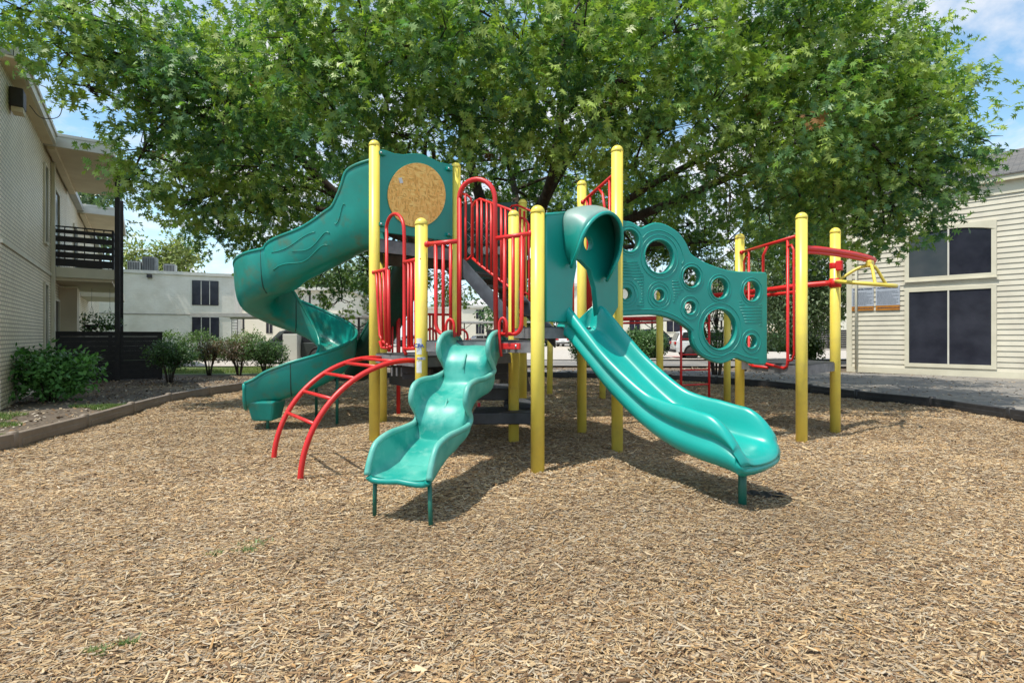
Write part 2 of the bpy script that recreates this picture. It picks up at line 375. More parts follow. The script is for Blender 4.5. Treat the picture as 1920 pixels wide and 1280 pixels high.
# ------------------------------------------------------------------ ground
def sheet(name, poly, z, mat): 
    mb = MB(); mb.add([(x, y, z) for x, y in poly], [tuple(range(len(poly)))]); o = obj(name, mb, mat); o['kind'] = 'structure'; return o
def rect(x0, x1, y0, y1): return [(x0,y0),(x1,y0),(x1,y1),(x0,y1)]
sheet('ground', rect(-400, 400, -300, 700), -0.075, M['soil'])
BORD = [(-6.2,-4),(-5.75,2.0),(-5.55,5.6),(-5.85,7.3),(-6.25,8.95),(-6.45,10.4),(-6.3,12.3),(-5.6,14.2),(-3.9,15.5),(-1.2,16.0),(1.7,15.7),(4.4,14.6),
        (5.9,13.4),(6.55,11.8),(6.95,9.9),(7.4,9.1),(7.45,7.4),(7.7,4.5),(7.6,-4)]
def hgt(x, y):
    return 0.02 + 0.022*np.sin(1.7*x+0.6)*np.cos(1.3*y) + 0.014*np.sin(3.9*x+2*y) + 0.010*np.sin(7.1*y-3.3*x+1) - 0.04*np.exp(-((x-2.15)**2+(y-3.7)**2)/.3) - 0.04*np.exp(-((x+.85)**2+(y-3.35)**2)/.3) + 0.04*np.exp(-((x-.95)**2+(y-4.2)**2)/.4)
# mulch bed: one fine sheet with gentle unevenness, clipped to the border polygon
def inpoly(x, y, poly):
    c = np.zeros(np.shape(x), bool); n = len(poly); j = n-1
    for i in range(n):
        xi, yi = poly[i]; xj, yj = poly[j]
        t = ((yi > y) != (yj > y)) & (x < (xj-xi)*(y-yi)/(yj-yi+1e-12)+xi); c ^= t; j = i
    return c
gx = np.arange(-6.6, 8.0, 0.07); gy = np.arange(-4, 16.2, 0.07); XX, YY = np.meshgrid(gx, gy)
V = np.stack([XX, YY, hgt(XX, YY)], -1).reshape(-1, 3); nx = len(gx); ny = len(gy)
ii, jj = np.meshgrid(np.arange(nx-1), np.arange(ny-1)); ii = ii.ravel(); jj = jj.ravel()
keep = inpoly(gx[ii]+0.035, gy[jj]+0.035, BORD); ii = ii[keep]; jj = jj[keep]
q = np.stack([jj*nx+ii, jj*nx+ii+1, (jj+1)*nx+ii+1, (jj+1)*nx+ii], 1)
me = npmesh('mulch_ground', V, q.ravel(), np.full(len(q), 4)); me.materials.append(M['mulch'])
o = link(bpy.data.objects.new('mulch_ground', me)); o['kind'] = 'structure'
# loose chips lying on it
def chips(n, ylo, yhi, L, Wd, seed, power=1.0):
    r = np.random.default_rng(seed)
    y = ylo + (yhi-ylo) * r.random(n*2)**power; x = (r.random(n*2)*2-1) * np.minimum(y*1.02+1.2, 8.0)
    k = inpoly(x, y, BORD); x = x[k][:n]; y = y[k][:n]; n = len(x)
    l = L*np.exp(r.normal(0, 0.50, n)); w = Wd*np.exp(r.normal(0, 0.35, n)); th = r.random(n)*2*PI
    th = np.where(r.random(n) < 0.35, r.normal(0.25, 0.5, n), th)
    tilt = r.normal(0, 0.16, n); roll = r.normal(0, 0.45, n)
    ux = np.stack([np.cos(th)*np.cos(tilt), np.sin(th)*np.cos(tilt), np.sin(tilt)], 1)
    side = np.stack([-np.sin(th), np.cos(th), np.zeros(n)], 1); up = np.cross(ux, side)
    v_ = side*np.cos(roll)[:, None] + up*np.sin(roll)[:, None]; nn = np.cross(ux, v_)
    c = np.stack([x, y, hgt(x, y) + 0.006 + np.abs(r.normal(0, 0.006, n))], 1)
    loc = np.array([(-.5,-.35,0),(-.42,.42,0),(-.55,.05,.25),(.5,-.25,0),(.45,.4,0),(.58,0,.22)])
    jit = r.normal(0, 0.09, (n, 6, 3)); jit[:, :, 2] *= 0.5
    P = loc[None] + jit
    VV = c[:, None] + P[:, :, 0:1]*(l[:, None, None]*ux[:, None]) + P[:, :, 1:2]*(w[:, None, None]*v_[:, None]) + P[:, :, 2:3]*(w[:, None, None]*nn[:, None])
    base = (np.arange(n)*6)[:, None]
    idx = (base + np.array([[0,3,5,2,2,5,4,1]])).ravel(); fl = np.full(n*2, 4)
    pal = np.array([(.50,.39,.25),(.42,.30,.17),(.36,.31,.25),(.30,.20,.115),(.56,.47,.34),(.17,.105,.06),(.44,.40,.34),(.38,.24,.11)])
    w_ = np.array([.19,.16,.15,.15,.11,.10,.09,.05])
    cc = pal[r.choice(8, n, p=w_/w_.sum())] * (0.82+0.36*r.random((n,1)))
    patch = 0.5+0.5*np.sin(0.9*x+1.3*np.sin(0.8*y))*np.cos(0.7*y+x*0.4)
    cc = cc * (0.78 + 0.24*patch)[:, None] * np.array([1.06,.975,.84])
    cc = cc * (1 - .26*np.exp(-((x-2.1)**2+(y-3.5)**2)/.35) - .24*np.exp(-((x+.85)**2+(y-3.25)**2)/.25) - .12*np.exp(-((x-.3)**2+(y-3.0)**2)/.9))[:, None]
    A = np.ones((n, 6, 4)); A[:, :, :3] = cc[:, None]
    return VV.reshape(-1, 3), idx, fl, A.reshape(-1, 4)
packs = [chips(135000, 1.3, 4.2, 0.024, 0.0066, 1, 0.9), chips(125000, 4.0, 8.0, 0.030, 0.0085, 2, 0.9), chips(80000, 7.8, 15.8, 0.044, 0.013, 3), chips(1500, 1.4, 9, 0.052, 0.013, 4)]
off = 0; VS, IS, FS, AS = [], [], [], []
for a, b_, c_, d_ in packs: VS.append(a); IS.append(b_+off); FS.append(c_); AS.append(d_); off += len(a)
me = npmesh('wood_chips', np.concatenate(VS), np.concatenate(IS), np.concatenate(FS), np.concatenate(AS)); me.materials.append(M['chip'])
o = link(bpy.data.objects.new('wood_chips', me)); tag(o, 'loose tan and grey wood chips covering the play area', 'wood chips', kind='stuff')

# the ground outside the border
def ribbon(a, b): return a + b[::-1]
sheet('planting_bed', [(-14,9),(-9.5,4),(-6.5,-4)] + [(x-0.12, y) for x, y in BORD[:9]] + [(-4,17.5),(-13,17.5)], -0.006, M['soil'])
sheet('lawn', [(-22,17.3),(-4.2,17.3),(-5.5,21.5),(-22,21.5)], 0.0, M['lawn'])
sheet('pavement', [(20,-6),(20,13),(11.7,18.2),(8.0,19.0),(-3.8,20.5),(-3.6,18.4),(2,17.6),(6,16.2),(7.8,13.4),(8.2,9.0),(8.2,-6)], 0.004, M['walk'])
sheet('parking_lot', [(-24,22),(-5,22.5),(-3,28.5),(70,29.5),(70,110),(-70,110),(-70,40),(-24,36)], 0.0, M['lot'])
sheet('pavement', [(-4.2,22.9),(20,21.5),(20,25.5),(-2.9,28.4)], 0.006, M['walk'])
sheet('lawn', [(-60,22.5),(-17,22.5),(-17,38),(-60,38)], 0.008, M['lawn'])
mb = MB(); mb.box2(12, 44, 47.0, 60, 0.0, 0.14); o = obj('pavement', mb, M['lot'], bevel=0.02); o['kind'] = 'structure'
# faded red arrow mark painted on the lot
a0 = G(1255, 668); mb = MB(); x, y = a0[0], a0[1]
mb.add([(x-.1,y-.9,.006),(x+.35,y-.9,.006),(x+.75,y,.006),(x+.35,y+.9,.006),(x-.1,y+.9,.006),(x+.3,y,.006)], [(0,1,2,5),(5,2,3,4)])
obj('road_marking', mb, M['pink'])['kind'] = 'structure'
# grass patches and litter: stuff
def blades(name, spots, n, h, label, seed, cols):
    r = np.random.default_rng(seed); P = []
    for (x, y, rx, ry) in spots:
        k = n // len(spots); a = r.random(k)*2*PI; d = np.sqrt(r.random(k)) * (0.7+0.3*np.sin(a*3+x)); P.append(np.stack([x+rx*d*np.cos(a), y+ry*d*np.sin(a), np.zeros(k)], 1))
    P = np.concatenate(P); k = len(P); P[:, 2] = hgt(P[:, 0], P[:, 1])+.004 if name == 'weed_tuft' else 0.0
    th = r.random(k)*2*PI; hh = h*(0.5+r.random(k)); w = 0.004 + 0.004*r.random(k)
    s = np.stack([np.cos(th), np.sin(th), np.zeros(k)], 1); lean = np.stack([r.normal(0,.5,k), r.normal(0,.5,k), np.ones(k)], 1)
    V = np.stack([P - s*w[:,None], P + s*w[:,None], P + lean*hh[:,None]], 1).reshape(-1,3)
    idx = np.arange(3*k); A = np.ones((k,3,4)); pal = np.array(cols); A[:,:,:3] = (pal[r.integers(0,len(pal),k)]*(0.7+0.6*r.random((k,1))))[:,None]
    me = npmesh(name, V, idx, np.full(k,3), A.reshape(-1,4)); me.materials.append(M['leaf_bush'])
    return tag(link(bpy.data.objects.new(name, me)), label, 'grass', kind='stuff')
blades('grass_patch', [(-6.7,6.3,.6,.5),(-7.6,7.2,.9,.5),(-7.2,9.4,.8,.4),(-8.3,8.2,.9,.4),(-6.6,5.4,.6,.6)], 14000, .045, 'short grass patches growing along the planting bed border', 21, [(.09,.16,.04),(.14,.22,.06),(.22,.24,.10)])
blades('lawn_grass', [(-9.5,18.6,3,1.2),(-13,18.8,3,1.6),(-6.5,18.4,2,.9),(-9,20.2,4,1.2)], 22000, .08, 'sunlit lawn grass behind the row of shrubs', 22, [(.12,.19,.05),(.22,.27,.09),(.3,.3,.14)])
sp1 = G(480,1030); sp2 = G(183,1240); sp3 = G(470, 1050)
blades('weed_tuft', [(*sp1,.13,.06),(sp1[0]+.02,sp1[1]-.12,.1,.05),(*sp2,.07,.03),(sp2[0]+.08,sp2[1]+.05,.05,.02),(sp3[0]-.2,sp3[1],.07,.04)], 420, .020, 'small green weed sprouts among the wood chips', 23, [(.17,.24,.10),(.24,.30,.14),(.30,.29,.17)])
def litter(n, seed, region, size, z=0.012):
    r = np.random.default_rng(seed); x = region[0]+(region[1]-region[0])*r.random(n); y = region[2]+(region[3]-region[2])*r.random(n)
    k = ~inpoly(x, y, BORD); x, y = x[k], y[k]; n = len(x)
    th = r.random(n)*2*PI; s = size*(.6+.8*r.random(n)); u = np.stack([np.cos(th), np.sin(th), r.normal(0,.3,n)],1); v = np.stack([-np.sin(th), np.cos(th), r.normal(0,.4,n)],1)
    c = np.stack([x,y,np.full(n,z)],1); P = np.array([(-.5,0),(0,-.32),(.5,0),(0,.32)])
    V = c[:,None]+P[None,:,0:1]*(s[:,None,None]*u[:,None])+P[None,:,1:2]*(s[:,None,None]*v[:,None])
    pal = np.array([(.30,.20,.11),(.20,.12,.06),(.38,.30,.20),(.12,.08,.05),(.42,.37,.30)]); A = np.ones((n,4,4)); A[:,:,:3] = pal[r.integers(0,5,n)][:,None]
    return V.reshape(-1,3), np.arange(4*n), np.full(n,4), A.reshape(-1,4)
ls = [litter(5200, 31, (-11.5,-5.5,5,16.5), .055), litter(2600, 32, (-8,9,15.5,21), .07), litter(1400, 33, (7.3,14,6,18.5), .05)]
off = 0; VS, IS, FS, AS = [], [], [], []
for a, b_, c_, d_ in ls: VS.append(a); IS.append(b_+off); FS.append(c_); AS.append(d_); off += len(a)
me = npmesh('leaf_litter', np.concatenate(VS), np.concatenate(IS), np.concatenate(FS), np.concatenate(AS)); me.materials.append(M['litter'])
tag(link(bpy.data.objects.new('leaf_litter', me)), 'dry fallen leaves scattered over soil and pavement', 'leaf litter', kind='stuff')

# ------------------------------------------------------------------ border timbers
SEG = []
acc = [Vector((*p, 0)) for p in BORD]; path = catmull(acc, 10)
cur = path[0]; pts = [cur]; d = 0
for p in path[1:]:
    d += (p - pts[-1]).length if False else 0
    if (p - cur).length >= 1.22: SEG.append((cur, p)); cur = p
for i, (a, b_) in enumerate(SEG):
    mid = (a+b_)/2; L = (b_-a).length; rz = math.atan2(b_.y-a.y, b_.x-a.x); brown = mid.x < -3 and mid.y < 14.5
    if mid.y < 1.0: continue
    t = thing('border_timber', 'temp', 'edging', (mid.x, mid.y, 0), rz, 'edging timbers around the mulch bed')
    mat = M['timber_b'] if brown else M['timber_k']
    hh = 0.19
    mb = MB(); mb.box((0,0,hh/2-0.02), (L-0.02, 0.085, hh+0.04)); obj('timber', mb, mat, t, bevel=0.012)
    mb = MB(); mb.box((0,0,hh*0.42), (L-0.16, 0.10, hh*0.42)); obj('side_rib', mb, mat, t, bevel=0.01)
    mb = MB(); mb.lathe((L/2-0.0,0,0), [(0.052,-0.02),(0.052,hh+0.012),(0.03,hh+0.025)], 12); obj('joint_pin', mb, mat, t)
    side = 'brown plastic edging timber left of the play area' if brown else ('black edging timber between mulch and grey pavement' if mid.x > 3 else 'black edging timber at the back of the play area')
    near = ['nearest the brick wall', 'beside the laurel shrub', 'in line with the slatted black fence', 'beside the shaded soil', 'near the spiral slide', 'by the leggy shrubs']
    TL = globals().setdefault('TL', {}); TL.setdefault('L' if brown else ('R' if mid.x > 4.5 else 'B'), []).append(t)
ORD = ['first','second','third','fourth','fifth','sixth','seventh','eighth','ninth','tenth','eleventh','twelfth','thirteenth','fourteenth','fifteenth']
for k, lst, fmt in (('L', TL['L'], '%s brown edging timber counted from the left foreground backwards'), ('B', TL['B'], '%s black edging timber along the back edge, from the left'), ('R', TL['R'][::-1], '%s black edging timber beside the grey pavement, from the right foreground')):
    for i, t in enumerate(lst): t['label'] = fmt % ORD[min(i, 14)]

# ------------------------------------------------------------------ foliage generator
OAK = np.array([(0,0),(.24,.025),(.22,.27),(.37,.06),(.50,.46),(.60,.07),(.80,.34),(.80,.06),(1.04,0)])
SIMPLE = np.array([(0,0),(.25,.2),(.55,.26),(.82,.14),(1,0)])
def leaf_template(kind):
    h = OAK if kind == 'oak' else SIMPLE
    n = len(h); L = [(x, y, -0.35*y) for x, y in h]; R = [(x, -y, -0.35*y) for x, y in h[1:-1]]
    f1 = list(range(n)); f2 = [0] + list(range(n, 2*n-2)) + [n-1]
    return np.array(L+R), f1, f2[::-1]
def foliage(blobs, dens, size, seed, kind='oak', cols=None, per=6, spread=0.12, shell=0.6, droop=0.3, brown=0.0):
    r = np.random.default_rng(seed); C = []; Nn = []; T = []
    for (cx, cy, cz, rx, ry, rz) in blobs:
        R = (rx+ry+rz)/3; n = max(4, int(dens*4*PI*R*R/per))
        d = r.normal(size=(n,3)); d /= np.linalg.norm(d, axis=1)[:,None]
        lump = 1 + 0.18*np.sin(d[:,0]*5+cx*3)*np.cos(d[:,2]*6+cy) + 0.12*np.sin(d[:,1]*9+cz*2)
        rad = (shell + (1.06-shell)*r.random(n)**0.7) * lump
        C.append(np.array([cx,cy,cz]) + d*rad[:,None]*np.array([rx,ry,rz])); Nn.append(d)
        T.append(np.full(n, r.random()))
    C = np.concatenate(C); Nn = np.concatenate(Nn); T = np.concatenate(T); n = len(C)
    sdir = Nn*0.9 + r.normal(0, .45, (n,3)) + np.array([0,0,-droop]); sdir /= np.linalg.norm(sdir, axis=1)[:,None]
    C = np.repeat(C, per, 0); sd = np.repeat(sdir, per, 0); out = np.repeat(Nn, per, 0); T = np.repeat(T, per); m = len(C)
    C = C + sd*(r.random((m,1))*spread*2.0) + r.normal(0, spread*0.35, (m,3))
    a = sd*0.75 + r.normal(0, .62, (m,3)); a /= np.linalg.norm(a, axis=1)[:,None]
    nn = out*0.45 + np.array([0,0,0.8]) + r.normal(0, .42, (m,3)); b_ = np.cross(nn, a); b_ /= (np.linalg.norm(b_, axis=1)[:,None]+1e-9); nn = np.cross(a, b_)
    s = size*(0.65+0.6*r.random(m))
    tpl, f1, f2 = leaf_template(kind); k = len(tpl)
    bend = -0.25*tpl[:,0]**2*(1)
    V = C[:,None] + s[:,None,None]*(tpl[None,:,0:1]*a[:,None] + tpl[None,:,1:2]*b_[:,None] + (tpl[:,2]+bend)[None,:,None]*nn[:,None])
    idx = ((np.arange(m)*k)[:,None] + np.array(f1+f2)[None]).ravel(); fl = np.tile([len(f1), len(f2)], m)
    cols = cols or [(.050,.110,.030),(.065,.135,.040),(.038,.090,.036),(.090,.165,.045)]
    pal = np.array(cols); ci = np.clip((T*len(pal)*0.9 + r.random(m)*len(pal)*0.6 - 0.2), 0, len(pal)-1).astype(int)
    cc = pal[ci]*(0.72+0.5*r.random((m,1)))
    if brown: 
        sp = np.repeat(r.random(m//per) < brown, per); cc[sp] = np.array((.26,.13,.05))*(0.7+0.5*r.random((sp.sum(),1)))
    A = np.ones((m,k,4)); A[:,:,:3] = cc[:,None]
    me = npmesh('foliage', V.reshape(-1,3), idx, fl, A.reshape(-1,4)); return me

# ------------------------------------------------------------------ big oak
oak = thing('oak_tree', 'huge spreading oak with lobed green leaves overhanging the playground', 'tree', (0.0, 12.2, 0))
def P(px, py, Y): v = at(px, py, Y); return v
man = [(30,15,8,.75),(130,25,8.4,1.0),(118,95,8.2,.6),(195,90,8.6,.8),(165,160,8.4,.38),(235,150,9,.36),(260,60,9,1.1),(270,285,9.2,.62),(240,340,9,.42),
 (320,320,9.2,.8),(300,200,9,.85),(400,370,10,.85),(350,385,10.2,.42),(405,440,11,.42),(470,400,11,.9),(480,310,9.5,1.1),(420,190,8.8,1.15),(530,120,8.4,1.2),(625,215,8.2,1.0),(520,350,10,.65),
 (350,110,9,1.1),(600,520,14,.75),(640,565,14.3,.42),(545,480,13,.75),(690,510,14.8,.8),(480,470,12.5,.5),(660,420,14.5,1.0),
 (700,150,8,1.15),(820,100,7.9,1.2),(760,250,8.5,.95),(880,210,8.2,1.1),(960,110,7.9,1.2),(1080,200,8,1.1),(1030,290,9,.6),(1200,140,8.1,1.15),(1210,250,8.3,.95),
 (1330,190,8.3,1.15),(1330,320,9,.9),(1420,90,8.7,1.25),(1450,270,9,1.1),(1440,390,9.6,.7),(1560,170,9.3,1.2),(1590,290,9.4,1.1),(1560,390,9.6,.75),(1620,430,9.4,.55),(1660,440,9.3,.4),
 (1690,330,9.3,.95),(1700,210,9.5,.95),(1760,290,9.5,.75),(1835,262,9.5,.42),(1690,400,9.2,.6),(1640,90,9.8,1.0),(1715,70,10,.5),(1560,20,10,1.1),(1750,370,9.2,.45),(1800,320,9.4,.5),
 (1500,440,11.5,.6),(1390,440,13,.7),(1250,380,13.5,.6),(1330,470,15,.6),(1430,490,15.5,.55),(1220,470,15.5,.4),(800,330,13.5,.6),(1090,340,13.5,.7),(1150,330,12,.7),(700,380,13,.9),(980,400,14.5,.5),
 (600,60,8.2,1.1),(560,400,14.5,.9),(640,350,14.5,1.0),(740,330,15,1.0),(830,400,15,.9),(930,350,15.2,1.0),(1010,420,15.2,.8),(1040,330,14.8,1.0),(1130,400,15,.9),(1200,340,15,1.0),(1290,420,15,.8),(1370,360,14.5,1.0),(940,250,13.5,1.0),(700,280,13,.9),(1150,250,13,1.0),(700,30,7.8,1.1),(900,20,7.6,1.1),(1100,50,7.7,1.1),(1280,50,8.0,1.1),(780,420,15,.7),(860,540,16,.6),(800,500,16.3,.7),(900,480,16.5,.7)]
blobs = []
for (px, py, Y, r_) in man:
    c = P(px, py, Y); r_ *= .92; blobs.append((c.x, c.y, c.z, r_, r_*1.0, r_*0.74))
rr = random.Random(5)
cnt = 0
while cnt < 104:
    x, y, z = rr.uniform(-8.8,9.4), rr.uniform(7.8,17.5), rr.uniform(3.4,11.2)
    q = ((x-0.3)/9.4)**2 + ((y-12.6)/5.3)**2 + ((z-5.6)/6.2)**2
    if q > 1.0 or q < 0.42: continue
    if z < 4.6 and y < 12: continue
    if z < 4.3 and rr.random() < .72: continue
    px = 960+F*x/y; py = HY-F*(z-H)/y
    if px > 1500 and py < 260 and px - 1500 > (py+60)*1.15: continue
    if 180 < px < 260 and 150 < py < 330: continue
    if px < 330 and py > 90: continue
    if px < 120: continue
    if px < 480 and py > 380: continue
    if 500 < px < 1090 and py > 215 and y < 12.5: continue
    r_ = rr.uniform(.7,1.25); blobs.append((x,y,z,r_,r_,r_*.8)); cnt += 1
me = foliage(blobs, 92, 0.156, 77, 'oak', per=11, spread=0.17, shell=0.58, brown=0.0028,
             cols=[(.062,.140,.062),(.100,.205,.076),(.185,.300,.085),(.31,.405,.100)])
me.materials.append(M['leaf']); obj('crown', me, None, oak, loc=-oak.location)
limbs = []
def limb(pts, r0, r1):
    p = catmull(pts, 6); n = len(p); rs = [r0+(r1-r0)*(i/(n-1))**0.8 for i in range(n)]
    for i in range(2, n): limbs.append((p[i], rs[i]))
    return p, rs
mb = MB()
tp = catmull([(0.0,12.2,-0.1),(0.02,12.2,.4),(-0.02,12.2,1.4),(0.03,12.2,2.4),(0.05,12.15,3.1)], 6)
mb.tube(tp, [0.55-0.2*min(1,i/5)-0.03*max(0,i-5)/20 for i in range(len(tp))], 18)
obj('trunk', mb, M['bark'], oak, loc=-oak.location, sub=1)
defs = [([(0,12.2,2.3),(-1.4,11.8,3.1),(-3.0,11.2,3.7),(-3.8,10.9,4.35),(-4.6,10.5,5.2),(-5.6,10,6.2)],.19,.05),
 ([(0,12.2,2.6),(-.45,12.1,3.6),(-.95,11.6,5.2),(-1.3,11,7.2)],.2,.06), ([(0,12.2,2.7),(.55,12,4.0),(1.25,11.6,5.2),(2.6,11,6.8)],.2,.06),
 ([(.05,12.2,2.7),(1.6,12.2,3.5),(3.6,12,4.3),(5.4,11.5,5.0),(7.6,10.8,5.6)],.17,.04), ([(-.3,12,3.4),(-1.8,10.8,4.6),(-3.0,9.5,5.6),(-3.8,8.8,6.2)],.13,.04),
 ([(.5,12,3.6),(.9,10.8,4.9),(.9,9.5,5.9),(.9,8.6,6.4)],.13,.04), ([(0,12.3,2.5),(-2,13.3,3.2),(-4,14,3.6),(-5,14.2,3.5)],.12,.03),
 ([(0,12.3,2.6),(2,13.5,3.4),(4,14.5,3.8),(6,14.6,3.9)],.12,.03), ([(1.4,12.1,3.6),(2.9,10.9,4.4),(4.4,9.9,5.0),(5.6,9.3,5.2)],.10,.03),
 ([(-1.5,11.7,3.3),(-3.6,12.1,4.0),(-6.2,12,4.6),(-7.8,11.2,5.2)],.10,.03), ([(0,12.2,3),(.1,13.5,4.8),(-.2,15,6.5)],.14,.05),([(2.8,12,4.1),(3.2,12.4,3.9),(4.1,13,3.2),(4.6,13.4,2.9)],.06,.02)]
for pts, r0, r1 in defs:
    p, rs = limb(pts, r0, r1); mb = MB(); mb.tube(p, rs, 10); obj('limb', mb, M['bark'], oak, loc=-oak.location)
mb = MB()
for (cx, cy, cz, rx, ry, rz) in blobs:
    c = Vector((cx,cy,cz)); lp, lr = min(limbs, key=lambda q: (q[0]-c).length + (0.8 if q[0].z > c.z else 0))
    mid = (lp+c)/2 + Vector((rr.uniform(-.3,.3), rr.uniform(-.3,.3), rr.uniform(-.1,.3))); r0 = min(lr*0.6, 0.05)
    pp = catmull([lp, mid, c], 4); mb.tube(pp, [r0+(0.014-r0)*i/(len(pp)-1) for i in range(len(pp))], 6)
    for k in range(6):
        d = Vector((rr.gauss(0,1), rr.gauss(0,1), rr.gauss(-.1,.8))).normalized(); e = c + Vector((d.x*rx, d.y*ry, d.z*rz))*0.85
        m_ = c.lerp(e, .5) + Vector((rr.uniform(-.12,.12),)*3); mb.tube([c.lerp(lp, .15*rr.random()), m_, e], [.014,.010,.004], 5)
obj('branches', mb, M['bark'], oak, loc=-oak.location)

# ------------------------------------------------------------------ other trees and shrubs
def tree(name, label, x, y, h, crown, nb, size, dens, seed, cols, zlo=0.35, group=None, trunk_r=0.18, kind='simple', cat='tree', stems=1):
    t = thing(name, label, cat, (x, y, 0), 0, group); r = random.Random(seed); bl = []
    for k in range(nb):
        a = r.uniform(0, 2*PI); d = math.sqrt(r.random()); z = zlo*h + (h*(1-zlo))*r.random(); prof = math.sin(PI*min(.97, max(.12,(z/h-zlo)/(1-zlo)*.8+.15)))
        rb = crown*r.uniform(.28,.45); bl.append((crown*d*prof*math.cos(a)*.8, crown*d*prof*math.sin(a)*.8, z-rb*.4, rb, rb, rb*.8))
    me = foliage(bl, dens, size, seed, kind, cols=cols, per=5, spread=size*1.3, shell=.45); me.materials.append(M['leaf_bush']); obj('crown', me, None, t)
    mb = MB()
    if stems == 1: mb.tube(catmull([(0,0,-.1),(.05,0,h*.2),(0,.05,h*.45),(.1,0,h*.7)], 4), [trunk_r*(1-.06*i) for i in range(13)], 8)
    else:
        for s_ in range(stems):
            a = 2*PI*s_/stems; mb.tube(catmull([(.1*math.cos(a),.1*math.sin(a),-.05),(.3*math.cos(a),.25*math.sin(a),h*.3),(.7*math.cos(a),.5*math.sin(a),h*.7)], 4), [.035]*9, 6)
    for b_ in bl[::2]:
        z0 = min(h*.4, b_[2]*.6); mb.tube([(0,0,z0),((b_[0])*.5,b_[1]*.5,(z0+b_[2])*.52),(b_[0],b_[1],b_[2])], [trunk_r*.4,trunk_r*.25,trunk_r*.1], 5)
    obj('trunk', mb, M['bark'], t); return t
dk = [(.05,.11,.04),(.075,.14,.05),(.10,.18,.06)]; pale = [(.22,.28,.16),(.27,.34,.20),(.16,.22,.12)]; yel = [(.24,.28,.08),(.30,.33,.11),(.18,.22,.07)]; far = [(.14,.19,.09),(.18,.24,.12),(.11,.16,.08)]
def tat(px, Y): return (px-960)/F*Y
tree('shade_tree', 'pale grey-green tree behind the yellow posts beside the sided building', tat(1510,25), 25.5, 9.2, 3.7, 46, .17, 42, 101, pale, .27, trunk_r=.2)
tree('shade_tree', 'tall green tree rising above the left brick building roof', tat(110,34), 34, 15.6, 3.8, 20, .3, 14, 102, far, .5)
tree('shade_tree', 'second tree crown above the balcony roof, right of the tall one', tat(185,38), 38, 15.0, 2.6, 14, .3, 14, 103, far, .55)
G1 = 'trees beyond the white apartment block'
tree('far_tree', 'yellow-green tree behind the rooftop air conditioners, leftmost', tat(255,52), 52, 10.8, 3.0, 18, .38, 9, 104, yel, .4, G1)
tree('far_tree', 'yellow-green tree behind the rooftop air conditioners, nearer the spiral slide', tat(335,54), 54, 11.0, 3.4, 22, .38, 9, 105, yel, .4, G1)
tree('far_tree', 'grey-green tree between spiral slide and tall yellow post', tat(685,62), 64, 11.5, 5.0, 26, .5, 6, 106, far, .12)
tree('far_tree', 'green tree beyond the far corner building, left part', tat(600,80), 84, 12.5, 6.0, 22, .6, 5, 107, far, .15)
tree('far_tree', 'low round tree above the far corner building', tat(835,100), 104, 10.2, 5.0, 20, .6, 5, 108, far, .15)
tree('far_tree', 'dark tree far behind the curved stair railing', tat(985,70), 72, 9, 5.5, 24, .5, 6, 109, dk, .1)
tree('far_tree', 'green tree far behind the bubble panel', tat(1150,64), 66, 9.0, 5.0, 22, .5, 6, 110, far, .12)
tree('crape_myrtle', 'dark multi-stemmed small tree seen through the large panel hole', tat(1348,16.9), 17.1, 3.6, 1.0, 26, .075, 120, 111, dk, .28, stems=5, trunk_r=.05)
tree('crape_myrtle', 'leafy small tree at the right edge of the green panel', tat(1405,19), 19.5, 3.2, .8, 16, .08, 100, 112, dk, .3, stems=4, trunk_r=.05)

def shrub(label, x, y, rx, rz, zc, size, dens, seed, cols, stems=6, group=None, name='shrub', ry=None, nb=9, shell=.5, box=False):
    t = thing(name, label, 'shrub', (x, y, 0), 0, group); r = random.Random(seed); bl = []; ry = ry or rx
    if box: bl = [(0,0,zc,rx,ry,rz)]
    else:
        for k in range(nb+6):
            a = 2*PI*k/nb + r.uniform(-.3,.3); d = r.uniform(.2,.75); z = zc + rz*r.uniform(-.5,.55); q = r.uniform(.36,.55)
            bl.append((rx*d*math.cos(a), ry*d*math.sin(a), z, rx*q, ry*q, rz*q*1.05))
    me = foliage(bl, dens, size, seed, 'simple', cols=cols, per=5, spread=size*1.1, shell=shell, droop=-.2); me.materials.append(M['leaf_bush']); obj('foliage', me, None, t)
    if stems:
        mb = MB()
        for k in range(stems):
            a = r.uniform(0, 2*PI); e = Vector((rx*.6*math.cos(a), ry*.6*math.sin(a), zc+rz*r.uniform(0,.5)))
            mb.tube(catmull([(.05*math.cos(a),.05*math.sin(a),-.03),(e.x*.4,e.y*.4,e.z*.45),e], 4), [.016]*3+[.012]*3+[.007]*3, 5)
            for q in range(3):
                f = e + Vector((r.uniform(-.3,.3)*rx, r.uniform(-.3,.3)*ry, r.uniform(-.1,.3))); mb.tube([e*.6, (e*.6+f)/2, f], [.009,.007,.003], 4)
        obj('stem', mb, M['bark'], t)
    return t
lau = [(.07,.19,.045),(.10,.25,.055),(.15,.32,.075)]
shrub('glossy broad-leaved green shrub against the left brick wall', *G(92,752), .70, .42, .52, .10, 190, 201, [(.05,.13,.035),(.075,.19,.045),(.11,.25,.06)], 12, nb=14)
GS = 'leggy shrubs between black fence and spiral slide'
x, y = G(318,717); shrub('dark green shrub at the right end of the black slatted fence', x-.0, y, .58, .38, .74, .06, 420, 202, dk, 12, GS, nb=12)
x, y = G(392,703); shrub('sparse shrub with reddish brown leaves and bare stems', x, y, .50, .34, .78, .06, 200, 203, [(.16,.07,.035),(.10,.10,.04),(.20,.12,.06)], 16, GS, nb=9)
x, y = G(448,703); shrub('thin grey-leaved shrub left of the one nearest the spiral slide', x, y, .60, .42, .76, .058, 330, 204, [(.06,.07,.04),(.10,.12,.06),(.13,.09,.06)], 14, GS, nb=10)
